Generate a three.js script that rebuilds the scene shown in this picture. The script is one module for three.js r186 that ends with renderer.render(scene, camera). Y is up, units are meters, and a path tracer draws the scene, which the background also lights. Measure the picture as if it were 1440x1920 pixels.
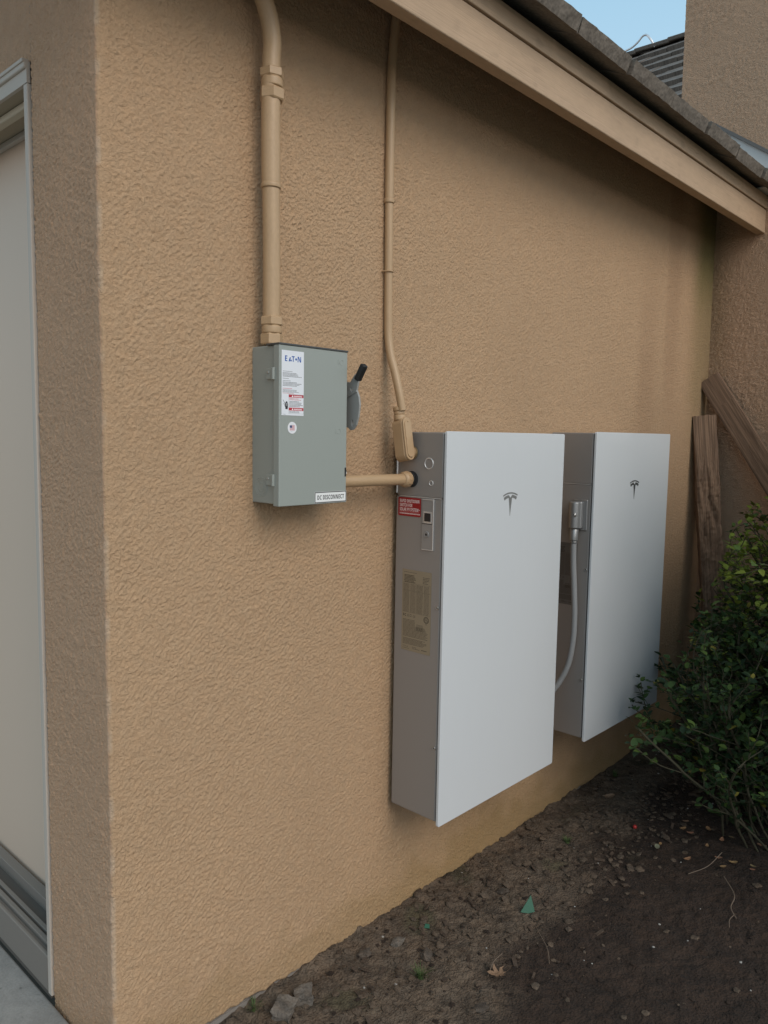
import * as THREE from 'three';
import { RoundedBoxGeometry } from 'three/addons/geometries/RoundedBoxGeometry.js';
import { mergeGeometries, mergeVertices } from 'three/addons/utils/BufferGeometryUtils.js';
import { ImprovedNoise } from 'three/addons/math/ImprovedNoise.js';

// ---------------------------------------------------------------- camera, sky, sun, exposure
const scene = new THREE.Scene();
const camera = new THREE.PerspectiveCamera(66.776, 3 / 4, 0.05, 1500);
camera.position.set(-0.7706, 1.3868, 1.5016);
camera.rotation.order = 'YXZ';
camera.rotation.set(THREE.MathUtils.degToRad(-5.6202), THREE.MathUtils.degToRad(-47.1721), THREE.MathUtils.degToRad(0.94));
scene.add(camera);

const SUN = new THREE.Vector3(-0.12, 0.61, 0.78).normalize();
{ // a thin veil of high cloud: blue overhead, pale towards the horizon, a broad glow about the veiled sun
  const W = 512, H = 256, d = new Float32Array(W * H * 4), v = new THREE.Vector3();
  for (let j = 0; j < H; j++) for (let i = 0; i < W; i++) {
    const phi = (i + 0.5) / W * Math.PI * 2 - Math.PI, el = ((j + 0.5) / H - 0.5) * Math.PI;
    v.set(Math.cos(el) * Math.cos(phi), Math.sin(el), Math.cos(el) * Math.sin(phi));
    const up = Math.max(0, v.y), h = Math.exp(-up * 4.4), k = (j * W + i) * 4;
    const g = Math.pow(Math.max(0, v.dot(SUN)), 5) * 0.45;
    const b = 1.05 - 0.42 * up * up, c = [0.25 * b + 1.0 * h + g * 1.0, 0.545 * b + 0.57 * h + g * 0.9, 0.775 * b + 0.26 * h + g * 0.78];
    for (let n = 0; n < 3; n++) d[k + n] = v.y < -0.02 ? [0.10, 0.09, 0.075][n] : c[n];
    d[k + 3] = 1;
  }
  const t = new THREE.DataTexture(d, W, H, THREE.RGBAFormat, THREE.FloatType);
  t.mapping = THREE.EquirectangularReflectionMapping; t.magFilter = THREE.LinearFilter; t.needsUpdate = true;
  scene.background = t; scene.environment = t;
}
const sun = new THREE.DirectionalLight(new THREE.Color().setRGB(1, 0.855, 0.74), 1.45);
sun.position.copy(SUN).multiplyScalar(12).add(new THREE.Vector3(1.4, 1, 0)); sun.target.position.set(1.4, 1, 0);
sun.castShadow = true; sun.shadow.radius = 72; sun.shadow.mapSize.set(2048, 2048);
Object.assign(sun.shadow.camera, { left: -6, right: 6, top: 6, bottom: -6, near: 0.5, far: 30 });
scene.add(sun, sun.target);

const renderer = new THREE.WebGLRenderer({ antialias: true });
renderer.toneMapping = THREE.LinearToneMapping;
renderer.toneMappingExposure = 1.06;
renderer.shadowMap.enabled = true;

// ---------------------------------------------------------------- helpers
let seed = 12345;
const rnd = () => { seed = (seed + 0x6d2b79f5) | 0; let t = Math.imul(seed ^ (seed >>> 15), 1 | seed); t = (t + Math.imul(t ^ (t >>> 7), 61 | t)) ^ t; return ((t ^ (t >>> 14)) >>> 0) / 4294967296; };
const rr = (a, b) => a + (b - a) * rnd();
const lerp = (a, b, t) => a + (b - a) * t, clamp = (x, a = 0, b = 1) => Math.min(b, Math.max(a, x));
const ss = (a, b, x) => { const t = clamp((x - a) / (b - a)); return t * t * (3 - 2 * t); };
const V = (x, y, z) => new THREE.Vector3(x, y, z);
const lin = (r, g, b) => new THREE.Color().setRGB(r, g, b);
const IN = new ImprovedNoise();
// periodic gradient noise
const PERM = new Uint8Array(512); { const p = [...Array(256).keys()]; for (let i = 255; i > 0; i--) { const j = Math.floor(rnd() * (i + 1)); [p[i], p[j]] = [p[j], p[i]]; } for (let i = 0; i < 512; i++) PERM[i] = p[i & 255]; }
const GX = new Float32Array(256), GY = new Float32Array(256); for (let i = 0; i < 256; i++) { const a = i / 256 * Math.PI * 2; GX[i] = Math.cos(a); GY[i] = Math.sin(a); }
function pn(x, y, P, s = 0) {
  const X = Math.floor(x), Y = Math.floor(y), fx = x - X, fy = y - Y;
  const x0 = ((X % P) + P) % P, x1 = (x0 + 1) % P, y0 = ((Y % P) + P) % P, y1 = (y0 + 1) % P;
  const u = fx * fx * fx * (fx * (fx * 6 - 15) + 10), v = fy * fy * fy * (fy * (fy * 6 - 15) + 10);
  const h = (a, b) => PERM[(PERM[(a + s) & 255] + b + (a >> 8) * 31 + (b >> 8) * 57) & 255];
  const a = h(x0, y0), b = h(x1, y0), c = h(x0, y1), d = h(x1, y1);
  const n0 = lerp(GX[a] * fx + GY[a] * fy, GX[b] * (fx - 1) + GY[b] * fy, u), n1 = lerp(GX[c] * fx + GY[c] * (fy - 1), GX[d] * (fx - 1) + GY[d] * (fy - 1), u);
  return lerp(n0, n1, v) * 1.4;
}
function dataTex(N, fn, channels = 1) { // fn(x01, y01) -> value or [r,g,b] in 0..1
  const d = new Uint8Array(N * N * 4);
  for (let j = 0; j < N; j++) for (let i = 0; i < N; i++) {
    const v = fn(i / N, j / N, i, j), k = (j * N + i) * 4;
    for (let n = 0; n < 3; n++) d[k + n] = clamp(channels === 3 ? v[n] : v) * 255;
    d[k + 3] = 255;
  }
  const t = new THREE.DataTexture(d, N, N); t.wrapS = t.wrapT = THREE.RepeatWrapping; t.magFilter = THREE.LinearFilter; t.minFilter = THREE.LinearMipmapLinearFilter; t.generateMipmaps = true; t.needsUpdate = true;
  return t;
}
const taken = {};
function numbered(n) { const k = taken[n] = (taken[n] ?? -1) + 1; return k ? n + '_' + String(k).padStart(3, '0') : n; }
function thing(name, label, category, pos = [0, 0, 0], group) {
  const o = new THREE.Group(); o.name = numbered(name); o.position.set(...pos); scene.add(o);
  o.userData = { label, category }; if (group) o.userData.group = group;
  return o;
}
function mesh(name, geo, m, parent = scene) {
  const o = new THREE.Mesh(geo, m); o.name = parent === scene ? numbered(name) : name; o.castShadow = o.receiveShadow = true; parent.add(o); return o;
}
function tagged(name, geo, m, label, category, group) { const o = mesh(name, geo, m); o.userData = { label, category }; if (group) o.userData.group = group; return o; }
const T = (g, x = 0, y = 0, z = 0) => g.translate(x, y, z);
function box(x0, x1, y0, y1, z0, z1, r = 0) {
  const w = x1 - x0, h = y1 - y0, d = z1 - z0;
  const g = r ? new RoundedBoxGeometry(w, h, d, 3, r) : new THREE.BoxGeometry(w, h, d);
  return T(g, (x0 + x1) / 2, (y0 + y1) / 2, (z0 + z1) / 2);
}
const merge = (a) => mergeGeometries(a.map((g) => { const h = g.index ? g.toNonIndexed() : g; for (const n of Object.keys(h.attributes)) if (!['position', 'normal', 'uv'].includes(n)) h.deleteAttribute(n); return h; }));
const std = (c, o = {}) => new THREE.MeshStandardMaterial({ color: Array.isArray(c) ? lin(...c) : c, roughness: 0.8, ...o });
const phy = (c, o = {}) => new THREE.MeshPhysicalMaterial({ color: lin(...c), roughness: 0.5, ...o });
function tube(pts, r, seg = 60, rad = 20) { return new THREE.TubeGeometry(new THREE.CatmullRomCurve3(pts, false, 'centripetal'), seg, r, rad, false); }
function canvasTex(w, h, draw) {
  const c = document.createElement('canvas'); c.width = w; c.height = h; const x = c.getContext('2d'); draw(x, w, h);
  const t = new THREE.CanvasTexture(c); t.colorSpace = THREE.SRGBColorSpace; t.anisotropy = 8; return t;
}
// a sheet on its own plane: from corner a along e1 (u) and e2 (v), a thin plate with the print on its face
function plate(w, h, t, r = 0) {
  const s = new THREE.Shape(); const k = r || 0.0005;
  s.moveTo(-w / 2 + k, -h / 2); s.lineTo(w / 2 - k, -h / 2); s.quadraticCurveTo(w / 2, -h / 2, w / 2, -h / 2 + k); s.lineTo(w / 2, h / 2 - k); s.quadraticCurveTo(w / 2, h / 2, w / 2 - k, h / 2);
  s.lineTo(-w / 2 + k, h / 2); s.quadraticCurveTo(-w / 2, h / 2, -w / 2, h / 2 - k); s.lineTo(-w / 2, -h / 2 + k); s.quadraticCurveTo(-w / 2, -h / 2, -w / 2 + k, -h / 2);
  const g = new THREE.ExtrudeGeometry(s, { depth: t, bevelEnabled: false, curveSegments: 6 });
  const p = g.attributes.position, uv = g.attributes.uv;
  for (let i = 0; i < p.count; i++) uv.setXY(i, p.getX(i) / w + 0.5, p.getY(i) / h + 0.5);
  return g;
}
// turn a plate made in the xy plane (facing +z) so that it faces -x: its right edge is towards +z
const faceLeft = (g) => g.rotateY(-Math.PI / 2);

// ---------------------------------------------------------------- stucco
const TS = 0.215, NS = 2048, HM = new Float32Array(NS * NS);
{
  const terrace = (t, w) => { const f = Math.floor(t); return f + ss(0, w, t - f); };
  for (let j = 0; j < NS; j++) for (let i = 0; i < NS; i++) {
    const x = i / NS, y = j / NS;
    const wx = pn(x * 22, y * 22, 22, 11) * 0.012 + pn(x * 95, y * 95, 95, 5) * 0.0050 + pn(x * 240, y * 240, 240, 15) * 0.0018;
    const wy = pn(x * 22, y * 22, 22, 37) * 0.012 + pn(x * 95, y * 95, 95, 71) * 0.0050 + pn(x * 240, y * 240, 240, 45) * 0.0018;
    const X = x + wx, Y = y + wy, big = pn(x * 7, y * 7, 7, 91) * 0.2;
    const n1 = pn(X * 29, Y * 29, 29, 1) + 0.42 * pn(X * 69, Y * 69, 69, 2) + 0.16 * pn(X * 160, Y * 160, 160, 3) + big;
    const n2 = pn(X * 61, Y * 61, 61, 13) + 0.35 * pn(X * 150, Y * 150, 150, 4);
    const g = pn(x * 300, y * 300, 300, 6), g2 = pn(x * 140, y * 140, 140, 16);
    // flat dabs of plaster laid over one another, each ending in a ragged little cliff
    HM[j * NS + i] = clamp(0.40 + 0.20 * terrace(n1 * 2.1, 0.16) + 0.11 * terrace(n2 * 1.7 + 0.3, 0.2) + 0.055 * n1 + 0.035 * g2 + 0.025 * g);
  }
}
function hAt(u, v) {
  let x = (u / TS) * NS, y = (v / TS) * NS; const X = Math.floor(x), Y = Math.floor(y), fx = x - X, fy = y - Y;
  const a = ((X % NS) + NS) % NS, b = (a + 1) % NS, c = ((Y % NS) + NS) % NS, d = (c + 1) % NS;
  return lerp(lerp(HM[c * NS + a], HM[c * NS + b], fx), lerp(HM[d * NS + a], HM[d * NS + b], fx), fy);
}
function stuccoH(u, v) { // two layers of the same trowelled relief, one turned, mixed in drifts so that nothing repeats
  const m = ss(-0.25, 0.25, IN.noise(u * 1.7, v * 1.7, 3.3) + 0.3 * IN.noise(u * 5, v * 5, 8.1));
  const k = 0.78 + 0.30 * ss(-0.4, 0.4, IN.noise(u * 2.6, v * 2.6, 15.2)), big = 0.22 * ss(0.05, 0.22, IN.noise(u * 34, v * 38, 1.1) + 0.35 * IN.noise(u * 90, v * 90, 2.7)) * ss(-0.1, 0.3, IN.noise(u * 6, v * 6, 21.5));
  return lerp(hAt(u, v), hAt(v * 0.83 + u * 0.31 + 0.31, -u * 0.83 + v * 0.31 + 0.77), m) * k + big;
}
const stuccoBump = dataTex(NS, (x, y, i, j) => HM[j * NS + i]);
const stuccoTone = dataTex(1024, (x, y) => {
  const n = 0.5 + 0.22 * pn(x * 6, y * 6, 6, 9) + 0.16 * pn(x * 25, y * 25, 25, 8) + 0.10 * pn(x * 120, y * 120, 120, 7), p = pn(x * 9, y * 9, 9, 55);
  const l = 0.90 + 0.16 * (n - 0.5) + 0.05;
  return [l * (1 + 0.02 * p), l, l * (1 - 0.02 * p)];
}, 3);
const stuccoMat = new THREE.MeshStandardMaterial({ color: lin(1, 1, 1), vertexColors: true, map: stuccoTone, roughness: 0.93, bumpMap: stuccoBump, bumpScale: 0.0034 });
const STUCCO = [0.532, 0.350, 0.206];
// a relief sheet: place(u, v, h) -> [x, y, z]; tint(u, v) -> [r, g, b]
function sheet(us, vs, place, tint) {
  const nu = us.length, nv = vs.length, pos = new Float32Array(nu * nv * 3), uv = new Float32Array(nu * nv * 2), col = new Float32Array(nu * nv * 3), idx = new Uint32Array((nu - 1) * (nv - 1) * 6);
  let k = 0;
  for (let j = 0; j < nv; j++) for (let i = 0; i < nu; i++) {
    const n = j * nu + i, p = place(us[i], vs[j], stuccoH(us[i], vs[j])), c = tint(us[i], vs[j]);
    pos.set(p, n * 3); col.set(c, n * 3); uv[n * 2] = us[i] / TS; uv[n * 2 + 1] = vs[j] / TS;
    if (i && j) { const a = n - nu - 1, b = n - nu, d = n - 1; idx.set([a, b, n, a, n, d], k); k += 6; }
  }
  const g = new THREE.BufferGeometry();
  g.setAttribute('position', new THREE.BufferAttribute(pos, 3)); g.setAttribute('uv', new THREE.BufferAttribute(uv, 2)); g.setAttribute('color', new THREE.BufferAttribute(col, 3));
  g.setIndex(new THREE.BufferAttribute(idx, 1)); g.computeVertexNormals(); return g;
}
const steps = (a, b, s) => { const n = Math.max(1, Math.round((b - a) / s)); return Array.from({ length: n + 1 }, (_, i) => lerp(a, b, i / n)); };
const FIN = globalThis.__coarse ? 4 : 1;
const AMP = 0.0040, XR = 3.18, CR = 0.005;

const house = thing('stucco_house', 'tan stucco house with overhanging tiled eave and beige side door', 'house');
{
  const usFront = steps(-0.289, -0.0070, 0.0028), us = [...steps(-0.0076, 0.03, 0.0016), ...steps(0.0325, 1.303, 0.00255)], usFar = steps(1.30, XR, 0.0042);
  const vs = [...steps(-0.1, 2.56, 0.0026)], vsFar = steps(-0.1, 2.56, 0.0042);
  const tint = (u, v) => {
    const c = [...STUCCO];
    const n = IN.noise(u * 3, v * 3, 1.7) * 0.5 + IN.noise(u * 9, v * 9, 4.2) * 0.3;
    // algae below the eave drip in the inner corner, dirt splashed up from the soil, a grey scuffed foot
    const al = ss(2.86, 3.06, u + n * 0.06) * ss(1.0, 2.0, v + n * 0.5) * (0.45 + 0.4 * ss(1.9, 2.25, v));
    const foot = ss(0.34, 0.0, v + n * 0.16) * ss(0.35, 1.3, u) * 0.5 + ss(0.10, 0.0, v + 0.10 * IN.noise(u * 12, v * 12, 6.1) + n * 0.08) * 0.3;
    const streak = ss(2.35, 2.45, u) * ss(2.62, 2.5, u) * ss(1.0, 1.7, v) * ss(2.3, 1.6, v) * 0.34 + ss(2.62, 2.68, u + n * 0.03) * ss(2.84, 2.74, u + n * 0.03) * ss(1.3, 1.9, v + n * 0.4) * 0.3;
    const base = u > 0.02 ? ss(0.004, -0.004, v + 0.046 - 0.012 * IN.noise(u * 7, 0.2, 3.1) - 0.008 * IN.noise(u * 33, 0.9, 1.1) - 0.012 * ss(0.7, 0.3, u)) : 0;
    const mixTo = (t, k) => { for (let i = 0; i < 3; i++) c[i] = lerp(c[i], t[i], k); };
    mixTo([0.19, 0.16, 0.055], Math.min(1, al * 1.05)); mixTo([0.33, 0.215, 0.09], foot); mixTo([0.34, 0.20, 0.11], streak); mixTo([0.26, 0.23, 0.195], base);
    
    if (u < 0) { c[0] *= 1.05; c[1] *= 0.99; c[2] *= 1.02; } // rosier light on the front wall, put into its colour
    // chipped pale arris
    const ch = ss(0.008, 0.002, Math.abs(u)) * ss(0.05, 0.35, IN.noise(3, v * 14, 0.4) + 0.25 * ss(1.2, 0.4, v));
    mixTo([0.60, 0.50, 0.39], ch * 0.3);
    const f = 1 + n * 0.07; return c.map((x) => x * f);
  };
  const place = (u, v, h) => {
    const w = 0.003 * IN.noise(0.3, v * 3, 9.2) + 0.0015 * IN.noise(0.7, v * 40, 2.2), k = ss(0.05, 0.0, Math.abs(u));
    const wavy = 0.006 * IN.noise(u * 0.9, v * 0.8, 5.5), d = AMP * (u > -0.06 ? lerp(0.45, 1, ss(0.004, 0.03, Math.abs(u))) : 1) * (h - 0.4) + wavy * 0.7 * ss(0.0, 0.1, Math.abs(u)) + 0.002;
    let x, z, nx, nz;
    if (u >= CR) { x = u; z = 0; nx = 0; nz = 1; } else if (u <= -CR) { x = 0; z = u; nx = -1; nz = 0; } else { const a = (u + CR) / (2 * CR) * Math.PI / 2; nx = -Math.cos(a); nz = Math.sin(a); x = CR + CR * nx; z = -CR + CR * nz; }
    const y = v; if (u > 0.02) { const e = -0.046 + 0.012 * IN.noise(u * 7, 0.2, 3.1) + 0.008 * IN.noise(u * 33, 0.9, 1.1) + 0.012 * ss(0.7, 0.3, u); z -= 0.013 * ss(0.003, -0.003, v - e); }
    return [x + nx * d + w * k - 0.003 * ss(0.5, 0.0, u), y, z + nz * d - w * k * 0.5 + 0.016];
  };
  mesh('side_wall', sheet(us, vs, place, tint), stuccoMat, house);
  const wingMat = stuccoMat.clone(); wingMat.bumpScale = 0.0042;
  mesh('front_wall', sheet(usFront, vs, place, tint), wingMat, house);
  mesh('side_wall', sheet(usFar, vsFar, place, tint), stuccoMat, house);
  // above the door
  const us2 = steps(-1.6, -0.289, 0.006), vs2 = steps(2.182, 2.62, 0.006);
  mesh('front_wall', sheet(us2, vs2, place, tint), wingMat, house);
  // the wing that closes the yard on the right, two storeys high
  const us3 = steps(-0.19, 0.8, 0.0045), vs3 = steps(0.2, 4.2, 0.0050);
  const g3 = sheet(us3, vs3, (u, v, h) => [XR - AMP * 1.5 * (h - 0.4) - 0.006 * IN.noise(u * 1.4, v, 2.8), v, u], (u, v) => {
    const c = [0.60, 0.395, 0.24], n = IN.noise(u * 3, v * 3, 6.7) * 0.5, al = ss(0.16, 0.02, u + n * 0.05) * ss(1.2, 2.1, v + n * 0.4) * ss(2.6, 2.4, v);
    for (let i = 0; i < 3; i++) c[i] = lerp(c[i], [0.21, 0.16, 0.07][i], al * 0.5) * (1 + n * 0.1) * [0.97, 0.95, 1][i];
    return c;
  });
  { const p = g3.attributes.position; g3.index.array.reverse?.(); g3.computeVertexNormals(); }
  mesh('wing_wall', g3, wingMat, house);
  // what stands behind the plaster
  const core = std([0.3, 0.27, 0.24]);
  mesh('wall_core', merge([box(0.03, XR, -0.3, 2.6, -0.2, -0.012), box(0.03, 0.2, 2.2, 2.6, -1.6, -0.2), box(XR + 0.02, XR + 0.9, -0.3, 4.19, -0.18, 0.79)]), core, house);
  mesh('foundation', box(0.005, XR, -0.4, -0.046, -0.15, 0.009), std([0.24, 0.215, 0.19], { roughness: 0.95, bumpMap: stuccoBump, bumpScale: 0.001 }), house);
}

// ---------------------------------------------------------------- eave
const woodBump = dataTex(512, (x, y) => 0.5 + 0.25 * pn(x * 3, y * 60, 180, 21) + 0.2 * pn(x * 8, y * 150, 150, 22) + 0.06 * pn(x * 200, y * 200, 200, 23));
const paintTone = dataTex(512, (x, y) => { const n = 0.93 + 0.05 * pn(x * 5, y * 9, 45, 31) + 0.05 * pn(x * 24, y * 30, 120, 32) - 0.10 * ss(0.45, 0.75, pn(x * 14, y * 10, 70, 33)); return [n, n * 0.99, n * 0.97]; }, 3);
const fasciaMat = std([0.50, 0.355, 0.235], { roughness: 0.7, map: paintTone, bumpMap: woodBump, bumpScale: 0.0012 });
function uvMetres(g, sx = 1, sy = 1, ax = 'x', ay = 'y') { const p = g.attributes.position, n = g.attributes.normal, uv = new Float32Array(p.count * 2); const get = { x: (i) => p.getX(i), y: (i) => p.getY(i), z: (i) => p.getZ(i) }; for (let i = 0; i < p.count; i++) { const b = Math.abs(n.getY(i)) > 0.7 && ay === 'y' ? 'z' : Math.abs(n.getZ(i)) > 0.7 && ay === 'z' ? 'y' : ay; uv[i * 2] = get[ax](i) * sx; uv[i * 2 + 1] = get[b](i) * sy; } g.setAttribute('uv', new THREE.BufferAttribute(uv, 2)); return g; }
const XL = -0.42;
mesh('fascia_board', uvMetres(box(XL, XR - 0.004, 2.357, 2.463, 0.205, 0.245, 0.004), 1, 3), fasciaMat, house);
mesh('fascia_trim', uvMetres(box(XL, XR - 0.004, 2.4665, 2.523, 0.212, 0.250, 0.003), 1, 3), fasciaMat, house);
{
  const SL = 0.41, ang = Math.atan(SL), soffit = std([0.20, 0.145, 0.10], { roughness: 0.85 });
  // sheathing boards seen from below, then the roof that carries the tiles
  const board = (z0, z1) => { const g = box(XL, XR, -0.009, 0.009, -(z1 - z0) / 2, (z1 - z0) / 2); g.rotateX(ang); return T(g, 0, 2.515 + (0.245 - (z0 + z1) / 2) * SL, (z0 + z1) / 2); };
  const roof = new THREE.Group(); roof.name = 'roof'; house.add(roof);
  for (let i = 0; i < 2; i++) mesh('sheathing_board', board(0.105 - i * 0.125, 0.225 - i * 0.125), soffit, roof);
  mesh('roof_deck', (() => { const g = box(XL, XR - 0.03, -0.03, 0, -4.4, 0); g.rotateX(ang); return T(g, 0, 2.545, 0.22); })(), std([0.16, 0.14, 0.125]), roof);
  const tileTone = dataTex(256, (x, y) => { const n = 0.8 + 0.25 * pn(x * 6, y * 6, 6, 41) + 0.25 * pn(x * 40, y * 40, 40, 42) + 0.1 * pn(x * 100, y * 100, 100, 43); return [n, n * 0.97, n * 0.93]; }, 3);
  const tileBump = dataTex(256, (x, y) => 0.5 + 0.3 * pn(x * 20, y * 20, 20, 44) + 0.3 * pn(x * 70, y * 70, 70, 45));
  const tileMat = std([0.205, 0.178, 0.15], { roughness: 0.95, map: tileTone, bumpMap: tileBump, bumpScale: 0.0015 });
  const variants = [0, 1, 2, 3].map((q) => {
    const g = new THREE.BoxGeometry(0.313, 0.042, 0.42, 26, 3, 8), p = g.attributes.position;
    for (let i = 0; i < p.count; i++) {
      let x = p.getX(i), y = p.getY(i), z = p.getZ(i);
      if (z > 0.19) { z += 0.003 * IN.noise(x * 20 + q * 9, y * 30, q) + 0.0015 * IN.noise(x * 90, y * 90, q + 3); y += 0.002 * IN.noise(x * 30 + q * 5, 2.2, q); if (x > 0.150) y -= 0.004, z -= 0.006; }
      p.setXYZ(i, x, y, z);
    }
    const gg = mergeVertices((g.deleteAttribute('normal'), g.deleteAttribute('uv'), g)); gg.computeVertexNormals(); const fl = gg.toNonIndexed(); fl.computeVertexNormals();
    return uvMetres(fl, 2.5, 2.5, 'x', 'y');
  });
  let k = 0;
  for (let x = XR - 0.02 - 0.155; x > XL - 0.05; x -= 0.3165) {
    const t = mesh('roof_tile', variants[k % 4], tileMat, roof); t.rotation.x = ang; t.rotation.y = rr(-0.006, 0.006);
    const off = 0.21; t.position.set(x, 2.531 + off * Math.sin(ang) + rr(-0.003, 0.003), 0.333 - off * Math.cos(ang) + rr(-0.004, 0.004)); k++;
  }
  mesh('drip_edge', box(XR - 0.13, XR - 0.006, 2.531, 2.535, 0.235, 0.345), std([0.62, 0.6, 0.57], { roughness: 0.5 }), house);
  // far roof on the other wing, its courses of flat tile stepping up to the ridge
  const far = new THREE.Group(); far.name = 'far_roof'; house.add(far);
  const farMat = std([0.19, 0.165, 0.145], { roughness: 0.9, map: tileTone, bumpMap: tileBump, bumpScale: 0.003 });
  const a2 = THREE.MathUtils.degToRad(37), ft = [0, 1].map((q) => uvMetres(new THREE.BoxGeometry(0.38, 0.05, 0.325, 4, 1, 6), 2, 2, 'z', 'x'));
  for (let r = 0; r < 9; r++) for (let c = 0; c < 9; c++) {
    const t = mesh('roof_tile', ft[c % 2], farMat, far); t.rotation.z = a2 - 0.13 + rr(-0.012, 0.012); t.rotation.x = rr(-0.008, 0.008);
    const d = r * 0.3; t.position.set(8.0 - d * Math.cos(a2), 5.72 - d * Math.sin(a2) + rr(-0.006, 0.006), -4.2 + c * 0.332 + (r % 2) * 0.16);
  }
  const cap = []; for (let c = 0; c < 8; c++) { const g = new THREE.CylinderGeometry(0.11, 0.12, 0.42, 10, 1, true, 0, Math.PI); g.rotateZ(Math.PI / 2); g.rotateX(0); g.rotateY(Math.PI / 2); g.rotateZ(0); cap.push([g, -4.2 + c * 0.39]); }
  for (const [g, z] of cap) { const t = mesh('ridge_tile', box(-0.12, 0.12, -0.02, 0.025, -0.205, 0.205, 0.012), farMat, far); t.position.set(8.12, 5.845, z); t.rotation.x = 0.03; t.rotation.z = 0.25; }
  mesh('roof_deck', T(new THREE.BoxGeometry(4, 0.1, 6).rotateZ(a2), 8 - 1.6 + 0.02, 5.66 - 1.2 - 0.05, -3), std([0.12, 0.105, 0.095]), far);
  // white flashing where the roof meets the upper wall
  const fl = new THREE.Shape(); fl.moveTo(-0.02, 2.905); fl.lineTo(0.36, 2.63); fl.lineTo(0.36, 2.50); fl.lineTo(-0.02, 2.62); fl.closePath();
  const fg = new THREE.ExtrudeGeometry(fl, { depth: 0.01, bevelEnabled: false }); fg.rotateY(-Math.PI / 2);
  const flash = mesh('flashing', fg, std([0.62, 0.6, 0.57], { roughness: 0.5 }), house); flash.position.x = XR - 0.001;
  const lip = mesh('flashing_lip', (() => { const s = new THREE.Shape(); s.moveTo(-0.03, 2.925); s.lineTo(0.36, 2.645); s.lineTo(0.36, 2.629); s.lineTo(-0.03, 2.907); s.closePath(); return new THREE.ExtrudeGeometry(s, { depth: 0.022, bevelEnabled: false }).rotateY(-Math.PI / 2); })(), std([0.16, 0.15, 0.14]), house); lip.position.x = XR - 0.001;
  // bright metal cable looped over the far ridge
  tagged('roof_cable', tube([V(7.93, 5.80, -3.02), V(7.98, 5.84, -2.95), V(8, 5.865, -2.87), V(8, 5.90, -2.80), V(8, 5.95, -2.74), V(8.0, 5.95, -2.70), V(8, 5.90, -2.655), V(8.02, 5.80, -2.60)], 0.012, 60, 8), std([0.8, 0.78, 0.78], { metalness: 0.6, roughness: 0.3 }), 'bright bent cable looped over the far roof ridge', 'cable');
}

// ---------------------------------------------------------------- side door in the left wall
{
  const white = std([0.50, 0.43, 0.36], { roughness: 0.7 }), cream = std([0.65, 0.50, 0.38], { roughness: 0.55 });
  const door = new THREE.Group(); door.name = 'door'; door.position.set(-0.004, 0, 0.010); house.add(door);
  mesh('door_panel', box(0.115, 0.15, 0.09, 2.137, -2.2, -0.22), cream, door);
  mesh('frame_jamb', box(-0.008, 0.13, 0.012, 2.1365, -0.3085, -0.289, 0.003), white, door);
  mesh('frame_head', merge([box(-0.008, 0.0, 2.137, 2.181, -2.2, -0.289), box(-0.014, 0.002, 2.166, 2.184, -2.2, -0.2895, 0.004), box(-0.017, -0.002, 2.1775, 2.186, -2.2, -0.2895, 0.002)]), white, door);
  mesh('head_lining', box(0.0005, 0.114, 2.1375, 2.16, -2.2, -0.3125), std([0.36, 0.29, 0.20]), door);
  mesh('door_stop', box(0.028, 0.050, 2.121, 2.1372, -2.2, -0.3125, 0.004), std([0.55, 0.47, 0.35]), door);
  mesh('weather_strip', box(0.100, 0.1148, 2.122, 2.1372, -2.2, -0.3125, 0.004), white, door);
  const sillA = std([0.215, 0.185, 0.155], { roughness: 0.7 }), sillB = std([0.10, 0.085, 0.07], { roughness: 0.7 });
  const sill = mesh('door_sill', merge([box(-0.006, 0.004, 0.012, 0.104, -2.2, -0.3125, 0.003), box(0.0045, 0.11, 0.05, 0.094, -2.2, -0.3125)]), sillA, door);
  mesh('sill_track', merge([box(0.014, 0.026, 0.094, 0.108, -2.2, -0.3125, 0.002), box(0.034, 0.046, 0.094, 0.106, -2.2, -0.3125, 0.002), box(0.078, 0.105, 0.094, 0.125, -2.2, -0.3125, 0.002)]), sillA, sill);
  mesh('sill_groove', box(0.050, 0.077, 0.094, 0.0945, -2.2, -0.3125), sillB, sill);
  mesh('sill_base', box(-0.004, 0.1, 0.0, 0.0118, -2.2, -0.3), sillB, door);
}

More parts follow.
